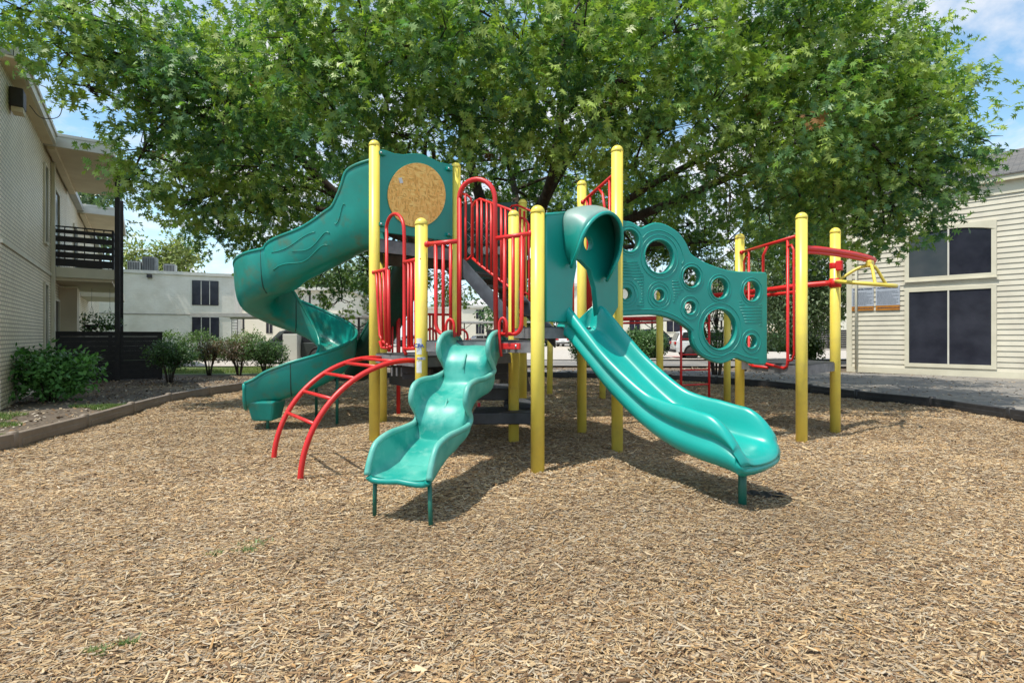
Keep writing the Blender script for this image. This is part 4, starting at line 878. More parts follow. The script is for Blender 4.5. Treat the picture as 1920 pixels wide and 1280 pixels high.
# ------------------------------------------------------------------ cars
def car(label, kind, loc, rz, paint, group=None):
    t = thing('parked_car', label, 'car', loc, rz, group)
    L, Wd = {'suv':(4.6,1.85),'pickup':(5.6,2.0),'sedan':(4.7,1.8)}[kind]
    if kind == 'suv': low = [(-2.25,.35),(-2.3,.62),(-2.26,.98),(2.0,1.02),(2.22,.82),(2.3,.55),(2.22,.32)]; top_ = [(-2.24,.96),(-2.0,1.5),(-1.6,1.62),(.35,1.62),(.9,1.5),(1.45,1.0)]
    elif kind == 'pickup': low = [(-2.75,.55),(-2.8,.8),(-2.78,1.15),(-.8,1.15),(1.5,1.18),(2.55,1.14),(2.78,.9),(2.8,.5)]; top_ = [(-.9,1.12),(-.78,1.82),(-.4,1.9),(.75,1.9),(1.5,1.16)]
    else: low = [(-2.3,.3),(-2.35,.62),(-2.25,.95),(-1.6,.98),(1.3,.92),(2.15,.78),(2.33,.55),(2.3,.28)]; top_ = [(-1.75,.95),(-1.05,1.36),(-.6,1.43),(.35,1.42),(1.25,.92)]
    R = .36 if kind != 'pickup' else .40; wx = (-L*.30, L*.31)
    def sect(profile, w0, w1, zsplit):
        # rounded shell: profile extruded across with a little tumblehome
        rows = []
        for k, (yy, inset) in enumerate(((-w0,.07),(-w0*.97,.02),(-w0*.8,0),(0,-.01),(w0*.8,0),(w0*.97,.02),(w0,.07))):
            cx_ = sum(p[0] for p in profile)/len(profile); cz_ = sum(p[1] for p in profile)/len(profile)
            rows.append([(cx_+(p[0]-cx_)*(1-inset), yy*(1 if p[1] < zsplit else w1), cz_+(p[1]-cz_)*(1-inset)) for p in profile])
        return rows
    mb = MB(); mb.loft(sect(low, Wd/2, .97, .8), closed=True, caps=True); mb.sm = [False]*len(mb.sm); body = obj('body', mb, paint, t, bevel=.03)
    mb = MB(); mb.loft(sect(top_, Wd/2*.94, .80, 1.25), closed=True, caps=True); mb.sm = [False]*len(mb.sm); obj('cabin', mb, paint, t, bevel=.03)
    xs = [p[0] for p in top_]; zt_ = max(p[1] for p in top_); zb_ = 1.0 if kind != 'sedan' else .96
    if kind == 'pickup': zb_ = 1.2
    # glass: sides, front and rear
    for sd in (-1, 1):
        mb = MB(); ya, yb = Wd/2*.94*1.004, Wd/2*.94*.835
        x_a, x_b = min(xs)+.25, max(xs)-.42; xm = (x_a+x_b)/2
        for (p0, p1) in ((x_a, xm-.05), (xm+.05, x_b)):
            t0 = (p0-x_a); q0 = p0+.18 if p0 == x_a else p0; q1 = p1-.45 if p1 == x_b else p1
            vs = [(p0, sd*ya, zb_+.03), (p1, sd*ya, zb_+.03), (q1, sd*(yb+.012), zt_-.13), (q0, sd*(yb+.012), zt_-.13)]
            mb.add(vs, [(0,1,2,3)] if sd < 0 else [(3,2,1,0)])
        obj('side_window', mb, M['car_glass'], t)
    def slab(i, j, f0, f1, name):
        a = Vector((top_[i][0],0,top_[i][1])); c = Vector((top_[j][0],0,top_[j][1])); d = (c-a); n_ = Vector((-d.z,0,d.x)).normalized()*.02
        if n_.dot(a-Vector((sum(xs)/len(xs),0,1.2))) < 0: n_ = -n_
        p, q = a+d*f0+n_, a+d*f1+n_; w0 = Wd/2*.84; w1 = Wd/2*.72; mb = MB()
        mb.add([(p.x,-w0,p.z),(p.x,w0,p.z),(q.x,w1,q.z),(q.x,-w1,q.z)], [(0,1,2,3)]); obj(name, mb, M['car_glass'], t)
    slab(0, 1, .12, .92, 'rear_window'); slab(len(top_)-1, len(top_)-2, .08, .95, 'windscreen')
    for wxx in wx:
        for sd in (-1, 1):
            c0 = Vector((wxx, sd*(Wd/2-.10), R)); mb = MB(); pr = [(R*.62,-.11),(R*.95,-.11),(R,-.08),(R,.08),(R*.95,.11),(R*.62,.11)]
            vs = []; K = 22
            for (r_, o_) in pr:
                for k in range(K): a = 2*PI*k/K; vs.append((c0.x+r_*math.cos(a), c0.y+o_, c0.z+r_*math.sin(a)))
            fs = [(i*K+k, i*K+(k+1)%K, (i+1)*K+(k+1)%K, (i+1)*K+k) for i in range(5) for k in range(K)]
            mb.add(vs, fs, True); wh = obj('wheel', mb, M['rubber'], t)
            mb = MB(); yy = c0.y+sd*.085
            for k in range(5):
                a = 2*PI*k/5; mb.box((c0.x+R*.34*math.cos(a), yy, c0.z+R*.34*math.sin(a)), (R*.62,.03,.07), M=Matrix.Rotation(-a, 3, 'Y'))
            mb.tube([(c0.x+R*.6*math.cos(2*PI*k/20), yy, c0.z+R*.6*math.sin(2*PI*k/20)) for k in range(20)], .025, 6, closed=True); obj('rim', mb, M['chrome'], wh)
            mb = MB(); mb.tube([(wxx+(R+.05)*math.cos(a), sd*(Wd/2+.004), R+(R+.05)*math.sin(a)) for a in [PI*k/12 for k in range(13)]], .035, 6); obj('wheel_arch', mb, M['rubber'], t)
            mb = MB(); mb.lathe((0,0,0), [(R+.05,0),(R+.05,.05)], 20); me = mb.mesh('wheel_well'); o = obj('wheel_well', me, M['rubber'], t, loc=(wxx, sd*(Wd/2-.04 if sd > 0 else Wd/2-.0)-(.0), R)); o.rotation_euler = (PI/2,0,0); o.location.y = sd*(Wd/2)+(.012 if sd > 0 else .038)
    for sd in (-1, 1):
        mb = MB(); mb.box((-L/2+.02, sd*Wd*.38, .88 if kind != 'pickup' else .95), (.09, Wd*.2, .16)); obj('tail_light', mb, M['lamp_red'], t, bevel=.02)
        mb = MB(); mb.box((L/2-.10, sd*Wd*.38, .72 if kind != 'pickup' else .92), (.12, Wd*.2, .13)); obj('headlight', mb, M['lamp_clear'], t, bevel=.02)
        mb = MB(); mb.box((max(xs)-.45, sd*(Wd/2+.06), zb_+.06), (.16,.16,.12)); obj('side_mirror', mb, paint, t, bevel=.03)
    mb = MB(); mb.box((-L/2+.0, 0, .42), (.10, Wd*.9, .16)); mb.box((L/2-.03, 0, .38), (.10, Wd*.9, .16)); obj('bumper', mb, M['dark_steel'], t, bevel=.02)
    mb = MB(); mb.box((-L/2-.03, 0, .72), (.02, .42, .15)); obj('number_plate', mb, M['sticker'], t)
    return t
car('white SUV parked with its rear wheel behind the red ladder', 'suv', (tat(1300,30)+1.35, 30.6, 0), -.12, M['car_white'])
car('dark blue pickup truck parked behind the hedge', 'pickup', (tat(1226,47)-.5, 46, 0), -.12, M['car_navy'])
car('dark grey car beside the leggy shrubs, left of the spiral slide', 'suv', (tat(524,23.5)+.9, 24.3, 0), PI-.35, M['car_grey'])
car('white sedan parked far off left of the long straight slide', 'sedan', (tat(1066,64), 66, 0), 1.25, M['car_white'])
car('silver sedan parked far off beside the white one', 'sedan', (tat(1043,70), 72, 0), 1.25, M['car_silver'])
car('silver car parked beyond the wave slide', 'sedan', (tat(905,70), 72, 0), .5, M['car_silver'])
car('white car parked under the carport beyond the low red rails', 'sedan', (tat(770,62), 64, 0), .2, M['car_white'])

# ================================================================== PLAY STRUCTURE
pg = thing('play_structure', 'teal, red and yellow playground climbing structure with slides', 'playground', (0.6, 6.3, 0))
def part(name, mb, mat, parent=None, **kw):
    if parent is None: return obj(name, mb, mat, pg, world=True, **kw)
    return obj(name, mb, mat, parent, **kw)
PR = 0.0625
A_ = (-1.638,6.255); B_ = (-.905,5.25); C_ = (.232,4.757); D_ = (.02,6.22); E_ = (1.143,5.71); F_ = (.924,6.95)
K_ = (-.753,7.06); L_ = (-1.84,7.47); M_ = (.16,7.87); G_ = (3.397,6.163); H_ = (4.325,7.03); I_ = (3.225,7.44)
N_ = (2.7,9.6); J_ = (4.05,9.89); O_ = (.80,11.2); P_ = (1.81,10.5)
def post(p, z, lean=(0,0)):
    mb = MB(); zc = z-PR
    mb.tube([(p[0],p[1],-.1),(p[0]+lean[0]*zc,p[1]+lean[1]*zc,zc)], PR, 24)
    o = part('post', mb, M['yellow']); x, y = p[0]+lean[0]*zc, p[1]+lean[1]*zc
    mb = MB(); mb.lathe((x,y,zc), [(PR+.0035,-.012),(PR+.0035,0)] + [((PR+.0035)*math.cos(a), PR*math.sin(a)) for a in [i*PI/2/8 for i in range(1,9)]], 24)
    part('cap', mb, M['yellow'], o); return o
post(A_,3.60); post(K_,3.60); post(L_,3.60); pB = post(B_,2.45); post(C_,2.453); post(D_,2.76); post(E_,3.34); post(F_,3.33); post(M_,3.32)
post(G_,2.72); post(H_,2.72); post(I_,2.72); post(N_,2.10); post(J_,2.05); post(O_,2.0,(.012,0)); post(P_,2.0)
# stickers on post B
for (ya, yb, k) in ((634,664,0),(676,698,1)):
    z0, z1 = at(790,yb,B_[1]).z, at(790,ya,B_[1]).z; mb = MB(); rows = []
    for i in range(7):
        a = -PI/2 - .55 + .9*i/6 -.15; rows.append([(B_[0]+(PR+.0012)*math.cos(a), B_[1]+(PR+.0012)*math.sin(a), z_) for z_ in (z0, z1)])
    mb.loft(rows); s_ = part('sticker', mb, M['sticker'], pB)
    if k == 0: textobj('sticker_lettering', 'CPA', .05, M['text_blue'], pB, B_[0]-.012, B_[1]-PR-.006, (z0+z1)/2-.01, bold=.002)
z0 = at(790,674,B_[1]).z; mb = MB(); rows = []
for i in range(9):
    a = -PI/2-.5+1.3*i/8; rows.append([(B_[0]+(PR+.0012)*math.cos(a), B_[1]+(PR+.0012)*math.sin(a), z_) for z_ in (z0-.0, z0+.028)])
mb.loft(rows); part('sticker', mb, M['sticker'], pB)
mb = MB(); mb.box2(B_[0]-.035, B_[0]-.005, B_[1]-PR-.006, B_[1]-PR-.004, z0+.008, z0+.018); mb.box2(B_[0], B_[0]+.022, B_[1]-PR-.006, B_[1]-PR-.004, z0+.008, z0+.020); part('sticker_lettering', mb, M['text_blue'], pB)

# decks
def deck(poly, z, th=.11, name='deck'):
    mb = MB(); mb.prism(poly, z-.012, z); o = part(name, mb, M['deck'])
    mb = MB(); n = len(poly)
    for i in range(n):
        a, b_ = Vector((*poly[i],0)), Vector((*poly[(i+1)%n],0)); d = (b_-a); L = d.length; c = (a+b_)/2; mb.box((c.x, c.y, z-th/2-.008), (L-.02, .02, th-.01), math.atan2(d.y, d.x))
    part('edge_channel', mb, M['deck_light'], o); return o
def ctr(*ps): return (sum(p[0] for p in ps)/len(ps), sum(p[1] for p in ps)/len(ps))
deck([A_, B_, D_, K_], 1.07); 
deck([B_, C_, (D_[0]+.0, D_[1]-.05)], 1.23); deck([C_, E_, F_, D_], 1.36)
deck([D_, F_, M_, (-.35,7.4)], 1.36+.0); deck([A_, K_, (-1.0,8.0), L_], 2.44, .16)
deck([G_, H_, (4.1,8.0), I_], .93, .12)
# mesh skirt and beam below the low deck
mb = MB(); d = Vector((B_[0]-A_[0], B_[1]-A_[1], 0)); ang = math.atan2(d.y, d.x); c = ctr(A_, B_)
mb.box((c[0]+.12, c[1]+.2, .86), (1.05,.03,.12), ang); mb.box((c[0]+.12, c[1]+.22, .745), (1.1,.05,.11), ang); part('skirt_beam', mb, M['dark_steel'])
mb = MB(); mb.box((-.62, 5.72, .92), (1.15,.03,.10), -.0); mb.box((-.62,5.75,.83), (1.15,.05,.06)); part('skirt_beam', mb, M['dark_steel'])
mb = MB()
for i in range(6): q = at(735+9*i, 668+17, 5.75); mb.box((q.x, q.y+.0, .88), (.012,.035,.09), .5)
part('skirt_slot', mb, M['deck_light'])

# OSB panel board between A and K
pl = [(711,281),(722,283),(738,289),(755,291),(772,289),(790,290),(806,297),(822,305),(836,308),(847,311),(847,452),(711,434)]
def flatpanel(name, outer, holes, P0, P1, off, thick, mat, parent=None, bev=.006, resol=12, smooth_outline=False):
    # curve-filled plate lying in the vertical plane P0-P1
    dx, dy = P1[0]-P0[0], P1[1]-P0[1]; Ln = math.hypot(dx, dy); ux, uy = dx/Ln, dy/Ln
    nx, ny = uy, -ux
    def loc(px, py): p = onplane(px, py, P0, P1, off); return ((p.x-P0[0])*ux+(p.y-P0[1])*uy, p.z)
    c = bpy.data.curves.new(name, 'CURVE'); c.dimensions = '2D'; c.fill_mode = 'BOTH'; c.extrude = thick/2-bev; c.bevel_depth = bev; c.bevel_resolution = 2
    def spl(pts):
        s_ = c.splines.new('POLY'); s_.points.add(len(pts)-1); s_.use_cyclic_u = True
        for i, (a, b_) in enumerate(pts): s_.points[i].co = (a, b_, 0, 1)
    out = [loc(*p) for p in outer]
    spl(out); hl = []
    for (cx_, cy_, rx_, ry_) in holes:
        a = loc(cx_, cy_); b1 = loc(cx_+rx_, cy_); b2 = loc(cx_, cy_+ry_); ra, rb = abs(b1[0]-a[0]), abs(b2[1]-a[1]); rh = (ra+rb)/2; hl.append((a, rh))
        spl([(a[0]+rh*math.cos(2*PI*i/40), a[1]+rh*math.sin(2*PI*i/40)) for i in range(40)])
    tmp = bpy.data.objects.new('tmp', c); COL.objects.link(tmp); me = bpy.data.meshes.new_from_object(tmp); bpy.data.objects.remove(tmp); bpy.data.curves.remove(c)
    # to world coords
    for v in me.vertices:
        a, b_, w_ = v.co; v.co = (P0[0]+ux*a+nx*(off+w_), P0[1]+uy*a+ny*(off+w_), b_)
    me.name = name; o = part(name, me, mat, parent)
    def tow(a, b_, w_=0.0): return Vector((P0[0]+ux*a+nx*(off+w_), P0[1]+uy*a+ny*(off+w_), b_))
    return o, hl, tow, out
o, hl, tow, out = flatpanel('wall_panel', pl, [], A_, K_, .02, .03, M['teal'])
flatpanel('osb_disc', [(781+54*math.cos(2*PI*i/48), 366+60*math.sin(2*PI*i/48)) for i in range(48)], [], A_, K_, .045, .014, M['osb'], o, bev=.001)
flatpanel('label_tag', [(747,334),(753,333),(756,343),(750,344)], [], A_, K_, .055, .003, M['sticker'], o, bev=.0003)
for (px_, py_) in ((716,288),(716,421),(842,317),(842,440)):
    c = onplane(px_, py_, A_, K_, .05); mb = MB(); mb.box(c, (.085,.05,.045), math.atan2(K_[1]-A_[1], K_[0]-A_[0])); b0 = part('clamp', mb, M['teal'], o, bevel=.008)
    mb = MB(); mb.lathe((c.x,c.y-.03,c.z), [(.012,-.01),(.012,.01)], 8); part('bolt', mb, M['bolt'], o)

# bubble climbing panel E -> right
R_ = (3.03, 6.34)
bp = [(1157,412),(1168,417),(1180,419),(1192,426),(1200,430),(1208,427),(1222,421),(1238,422),(1256,430),(1272,443),(1283,460),(1290,476),(1304,487),(1324,497),(1346,505),(1366,510),(1392,512),(1433,513),
      (1433,600),(1433,679),(1426,681),(1405,679),(1388,673),(1375,669),(1362,675),(1348,679),(1330,674),(1312,664),(1300,649),(1296,636),(1294,621),(1286,613),(1270,602),(1252,594),(1232,589),(1208,588),(1157,590)]
t_i = bp.index((1433,513)); b_i = bp.index((1426,681))
outl = [(p.x, p.y) for p in catmull([(a, b_, 0) for a, b_ in bp[:t_i]], 3)] + [(1425,512.5),(1431,513),(1433,516),(1433,600),(1433,676),(1431,680)] + [(p.x, p.y) for p in catmull([(a, b_, 0) for a, b_ in bp[b_i:]], 3)]
BH = [(1177,452,17,24),(1233,482,27,33),(1293,520,16.5,21),(1232,554,11,12),(1171,551,11,12),(1290,577,11.5,13),(1345,541,16.5,21),(1405,546,16,20),(1346,617,33,37),(1404,640,11.5,13)]
o, hl, tow, out = flatpanel('bubble_panel', outl, BH, E_, R_, 0.0, .075, M['teal'], bev=.014)
for i, (a, rh) in enumerate(hl):
    for (k, tr, wd) in ((1.0,.010,.037), (1.26 if rh > .1 else 1.6, .006, .037)) + (((2.05,.005,.037),) if rh < .08 else ()):
        mb = MB(); mb.tube([tow(a[0]+rh*k*math.cos(2*PI*j/44), a[1]+rh*k*math.sin(2*PI*j/44), wd) for j in range(44)], tr, 7, closed=True); part('hole_rim', mb, M['teal'], o)
def inp(p, poly): return bool(inpoly(np.array([p[0]]), np.array([p[1]]), poly)[0])
for (pa, pb, y0, y1) in ((1165,1203,492,574),(1256,1280,528,566),(1382,1424,566,618)):
    yy = y0; mb = MB()
    while yy < y1:
        # split ribs where a hole ring sits
        seg_ = []; k = 0; N_s = 30
        for k in range(N_s+1):
            px_ = pa+(pb-pa)*k/N_s; q = onplane(px_, yy, E_, R_, 0); ua = ((q.x-E_[0])*(R_[0]-E_[0])+(q.y-E_[1])*(R_[1]-E_[1]))/math.hypot(R_[0]-E_[0], R_[1]-E_[1])
            ok = all(math.hypot(ua-a[0], q.z-a[1]) > rh*(1.45 if rh > .1 else 2.5)+.005 for a, rh in hl)
            if ok: seg_.append(tow(ua, q.z, .036))
            else:
                if len(seg_) > 2: mb.tube([seg_[0], seg_[-1]], .006, 6)
                seg_ = []
        if len(seg_) > 2: mb.tube([seg_[0], seg_[-1]], .006, 6)
        yy += 5.4
    part('ribbing', mb, M['teal'], o)
mb = MB(); ins = []
gp = [(1166,583),(1208,580),(1238,582),(1262,590),(1284,603),(1300,618)]
mb.tube(catmull([onplane(a, b_, E_, R_, .037) for a, b_ in gp], 6), .007, 6)
gp = [(1204,447),(1216,436),(1238,432),(1260,442),(1274,460),(1282,484),(1278,496)]
mb.tube(catmull([onplane(a, b_, E_, R_, .037) for a, b_ in gp], 6), .006, 6)
gp = [(1312,600),(1318,590),(1330,580),(1345,576),(1362,578)]; mb.tube(catmull([onplane(a, b_, E_, R_, .037) for a, b_ in gp], 6), .006, 6)
gp = [(1300,632),(1306,650),(1320,664),(1345,670),(1372,660),(1398,668),(1422,673)]; mb.tube(catmull([onplane(a, b_, E_, R_, .037) for a, b_ in gp], 6), .007, 6)
part('moulded_line', mb, M['teal'], o)
# red frame at the right edge of the panel
mb = MB(); q1 = onplane(1436,516,E_,R_,-.03); q2 = onplane(1436,676,E_,R_,-.03); mb.tube([q1, q2], .014, 8); part('panel_edge_bar', mb, M['red'])

# red tubing
def rail(paths, P0, P1, off=0.0, r=.0165, name='railing', fine=6):
    mb = MB()
    for p in paths:
        rr_ = r; pts = p
        if isinstance(p, dict): rr_ = p['r']; pts = p['p']; 
        w = [onplane(a, b_, P0, P1, off) for a, b_ in pts]
        if isinstance(p, dict) and p.get('c'): w = catmull(w, fine)
        mb.tube(w, rr_, 10)
    return part(name, mb, M['red'])
def arc(cx, cy, rx, ry, a0, a1, n=12): return [(cx+rx*math.cos(math.radians(a0+(a1-a0)*i/n)), cy-ry*math.sin(math.radians(a0+(a1-a0)*i/n))) for i in range(n+1)]
# arch and rails, left bay A-B
rail([{'p':[(725,652),(725,432)] + arc(741,432,16.5,31,180,0) + [(758,445),(758,655),(761,664)],'r':.019}], A_, B_, .02, name='arch_rail')
rail([{'p':[(700,511),(725,505)],'r':.021}, [(706,510),(708,560),(712,628),(718,640),(734,652)], [(712,509),(718,650)], [(719,508),(724,652)], [(712,640),(716,652),(730,652)], {'p':[(728,506),(730,660)],'r':.019}], A_, B_, .02)
rail([{'p':[(758,492),(789,485)],'r':.021}, [(766,491),(766,652)], [(772,490),(772,652)], [(779,489),(780,640),(777,652)], {'p':[(757,654),(779,653)],'r':.019}], A_, B_, .02)
# arch and rails, bay B-C
rail([{'p':[(861,628),(861,372)] + arc(894.5,372,33.5,36,180,0) + [(928,380),(930,628)],'r':.023}], B_, C_, .02, name='arch_rail')
rail([{'p':[(800,458),(861,452)],'r':.023}, {'p':[(817,458),(817.5,600)] + arc(832,606,14.5,20,180,270,6) + [(861,627)],'r':.019}, [(831,456),(831,626)], [(845,455),(845,626)]], B_, C_, .02)
rail([{'p':[(928,447),(996,438)],'r':.021}, [(946,445),(946,626)], [(962,443),(962,626)], {'p':[(979,442),(978,600)] + arc(964,605,14,21,0,-90,6) + [(929,626)],'r':.019}], B_, C_, .02)
rail([{'p':[(836,640)] + arc(844,612,7.5,14,180,0,8) + [(852,632)],'r':.013}], B_, C_, .10, name='hand_loop')
rail([{'p':[(940,668),(937,645),(936,612)] + arc(943,610,7,14,180,0,8) + [(950,632)],'r':.013}], B_, C_, .10, name='hand_loop')
for (a, b_) in (((940,646),(975,652)),((819,645),(824,652))):
    c1 = onplane(*a, B_, C_, .06); c2 = onplane(*b_, B_, C_, .06); mb = MB(); c = (c1+c2)/2; mb.box(c, ((c2-c1).length, .035, .055), math.atan2(C_[1]-B_[1], C_[0]-B_[0])); part('bracket', mb, M['red'], bevel=.005)
    mb = MB(); mb.lathe((c.x+.05,c.y-.03,c.z), [(.014,-.014),(.014,.014)], 8); part('bolt', mb, M['bolt'])
for (pp_, Pa_, Pb_) in (((701,511),A_,B_),((801,458),B_,C_),((1391,473),I_,G_),((1093,379),F_,E_),((789,486),A_,B_),((995,438),B_,C_)):
    c = onplane(*pp_, Pa_, Pb_, .02); mb = MB(); mb.lathe((c.x, c.y, c.z), [(.012,-.030),(.028,-.018),(.031,0),(.028,.018),(.012,.030)], 12); part('rail_end', mb, M['red'])
# low back rails far side
P0b, P1b = (-2.0,8.3), (-.5,8.4)
rail([{'p':[(732,588),(756,588)],'r':.02}, [(736,590),(736,700)], {'p':[(747,540),(747,776)],'r':.032}, [(756,590),(756,690)]], P0b, P1b, name='back_railing')
rail([{'p':[(796,589),(848,590)],'r':.02}, [(806,590),(806,690)], [(812,590),(812,690)], {'p':[(800,640)] + arc(808,628,10,12,180,0,8) + [(818,690)],'r':.018}, {'p':[(852,690),(858,640)] + arc(866,632,11,14,170,0,8) + [(877,660)],'r':.018}], P0b, P1b, name='back_railing')

# stairs from the tall tower down towards the middle deck
st0, st1 = (-.62,7.02), (.10,6.32)
rail([{'p':[(868,364),(874,364),(882,371),(885,384),(885,478),(878,486),(868,487)],'r':.016}, [(873,364),(873,500)]], (-.9,7.2), (-.3,6.9), name='stair_railing')
br = [(890,380),(900,372),(908,376),(955,393),(972,402)]
bars = [(895,375,493),(903,374,500),(913,378,508),(921,381,515),(930,385,521),(940,388,528),(948,391,534),(958,395,541)]
rail([{'p':[(886,484),(886,388),(891,378),(900,373),(955,393),(968,400)],'r':.017}, {'p':[(886,484),(900,497),(955,538),(970,549)],'r':.017}] + [[(a, b_), (a, c_)] for a, b_, c_ in bars], st0, st1, name='stair_railing')
rail([{'p':[(955,395),(960,386),(970,385),(985,391),(1000,398)],'r':.016}, {'p':[(975,408),(984,410),(991,420),(993,580),(987,584),(975,582)],'r':.016}, [(966,390),(966,540)], [(975,392),(976,570)], [(983,396),(984,575)], {'p':[(960,536),(990,552)],'r':.016}], (-.1,7.6), (.5,7.0), name='stair_railing')
mb = MB(); s0, s1 = Vector((-.66,7.0,2.30)), Vector((.16,6.34,1.36)); d = s1-s0
for off in (0.0, .62):
    n_ = Vector((.63,.78,0))*off; q = [s0+n_, s1+n_]; hd = Vector((0,0,.24)); mb.add([q[0], q[1], q[1]-hd, q[0]-hd] + [v+Vector((.02,.025,0)) for v in (q[0], q[1], q[1]-hd, q[0]-hd)],
        [(0,3,2,1),(4,5,6,7),(0,1,5,4),(3,7,6,2),(0,4,7,3),(1,2,6,5)])
o = part('stair_stringer', mb, simple('worn_blue_grey_steel', (.10,.115,.14), .5, (.05,.055,.07), 4)); 
for i in range(5):
    mb = MB(); q = s0 + d*((i+.5)/5) + Vector((.63,.78,0))*.31; mb.box((q.x, q.y, q.z-.10), (.22,.60,.03), math.atan2(d.y, d.x)); part('stair_tread', mb, M['deck'])
# game panel behind the stairs (crosses and noughts)
g0, g1 = (-1.05,8.25), (.25,8.25)
o, hl, tow, out = flatpanel('game_panel', [(866,392),(872,385),(965,380),(972,388),(972,520),(866,524)], [], g0, g1, 0, .05, M['green_dark'], bev=.01)
sq = MB(); xs_ = MB()
for r_, py in enumerate((424,448,470)):
    for c__, px_ in enumerate((884,911,937)):
        c = onplane(px_, py, g0, g1, .04); sq.box(c, (.19,.03,.16)); 
        if r_ < 2 and c__ < 2 or (r_, c__) == (9,9):
            for s in (-1, 1): xs_.tube([c+Vector((-.06*s,-.02,.065)), c+Vector((.06*s,-.02,-.065))], .006, 5)
        elif r_ == 2: xs_.tube([c+Vector((0,-.018,0)), c+Vector((0,-.024,0))], .062, 18)
part('game_block', sq, M['green_dark'], o); part('game_mark', xs_, M['metal_lt'], o)
# mid tower rails F-E and verticals
rail([{'p':[(1092,380),(1098,374),(1148,330)],'r':.02}, [(1100,373),(1102,390),(1102,590)], [(1107,370),(1108,590)], {'p':[(1122,352),(1130,364),(1134,392),(1132,585)],'r':.016}, [(1143,338),(1144,590)]], F_, E_, name='side_railing')
rail([[(1074,500),(1074,596)],[(1104,400),(1104,585)]], (F_[0]-.3,F_[1]), (F_[0]+.6,F_[1]+.1), r=.02, name='side_railing')
# right deck railings G-I
rail([{'p':[(1390,473),(1492,443)],'r':.019}, {'p':[(1404,470),(1404,675),(1412,685)],'r':.016}, {'p':[(1401,680),(1396,660),(1395,490),(1398,482),(1404,476)],'r':.013},
      {'p':[(1439,462),(1431,479),(1431,670),(1436,682),(1470,690),(1476,686),(1477,676),(1477,450)],'r':.017}, {'p':[(1405,683),(1412,686),(1440,689)],'r':.016},
      {'p':[(1477,463),(1484,459),(1488,468),(1489,664),(1485,675),(1478,677)],'r':.013}], I_, G_, .015, name='side_railing')
# overhead track from G past H with ring handle
zT = 2.30
tr = catmull([(G_[0]+.03,G_[1]+.0,2.30),(3.75,6.33,2.31),(4.25,6.62,2.31),(4.62,6.86,2.30),(4.82,7.02,2.29),(4.90,7.12,2.29)], 6)
mb = MB(); mb.tube(tr, .036, 14); mb.tube([p+Vector((0,0,-.046)) for p in tr], .019, 8); o = part('track_rail', mb, M['red'])
mb = MB(); mb.box((H_[0]+.0,H_[1]-.09,2.20), (.075,.075,.13), .7); mb.tube([(H_[0],H_[1],2.17),(H_[0],H_[1],2.25)], .069, 16); part('post_clamp', mb, M['red'], o, bevel=.01)
hub = Vector((4.66,6.84,2.19)); rc = Vector((4.575,6.8,1.95)); ring = []
tl = Matrix.Rotation(math.radians(7.5), 3, 'Y') @ Matrix.Rotation(math.radians(4.5), 3, 'X')
for i in range(28):
    a = 2*PI*i/28; dx_, dy_ = .33*math.cos(a), .30*math.sin(a); ring.append(rc + Vector((dx_, dy_, .085*(dx_*.56+dy_*.83) - .15*(dx_*.83-dy_*.56))))
mb = MB(); mb.tube(ring, .025, 9, closed=True)
rh_ = part('ring_handle', mb, M['yellow_bright'])
for i in (1, 11, 20):
    e = ring[i]; k = hub + (e-hub)*.0 + Vector(((e.x-hub.x)*.35, (e.y-hub.y)*.35, -.03)); m2 = MB(); m2.tube(catmull([hub, k, e.lerp(k,.35), e], 4), .019, 8); part('strut', m2, M['yellow_bright'], rh_)
mb = MB(); mb.box(hub+Vector((0,0,.02)), (.12,.07,.09), .7); part('hub', mb, M['yellow_bright'], rh_, bevel=.015)
# parallel bars running back from H to J / N
for (a, b_, zo) in (((H_[0]-.06,H_[1]),(J_[0],J_[1]),1.98),):
    mb = MB(); 
    mb.tube(catmull([(a[0],a[1],zo),(a[0]-.35,a[1]+.25,zo-.02),(3.55,7.9,zo-.05),(2.9,9.2,zo-.05),(N_[0],N_[1],zo-.08)], 6), .036, 10)
    mb.tube(catmull([(a[0]-.25,a[1]+.3,zo-.09),(3.65,7.95,zo-.11),(3.1,9.0,zo-.12),(N_[0]+.1,N_[1],zo-.16)], 6), .026, 8)
    o = part('overhead_bar', mb, M['red']); mb = MB(); mb.lathe((H_[0],H_[1],zo-.06), [(.072,0),(.072,.12)], 16); part('post_clamp', mb, M['red'], o)
mb = MB(); zo = 1.60; mb.tube([(N_[0],N_[1],zo),(P_[0],P_[1],zo+.0)], .04, 10); mb.tube([(N_[0],N_[1],zo-.08),(P_[0],P_[1],zo-.08)], .02, 8); part('overhead_bar', mb, M['red'])
mb = MB(); mb.tube([(P_[0],P_[1],1.6),(O_[0]+.02,O_[1],1.6)], .03, 8); part('overhead_bar', mb, M['red'])
# rear ladder
Yl = 9.1; mb = MB(); xl, xr = tat(1277,Yl), tat(1325.6,Yl+.3)
mb.tube([(xl,Yl,-.05),(xl,Yl,1.66)], .021, 8); mb.tube([(xr,Yl+.2,-.05),(xr,Yl+.2,1.66)], .021, 8)
o = part('rear_ladder', mb, M['red'])
for z in (.12,.42,.68,.95,1.22,1.5): mb = MB(); mb.tube([(xl,Yl,z),(xr,Yl+.2,z)], .014, 7); part('rung', mb, M['red'], o)

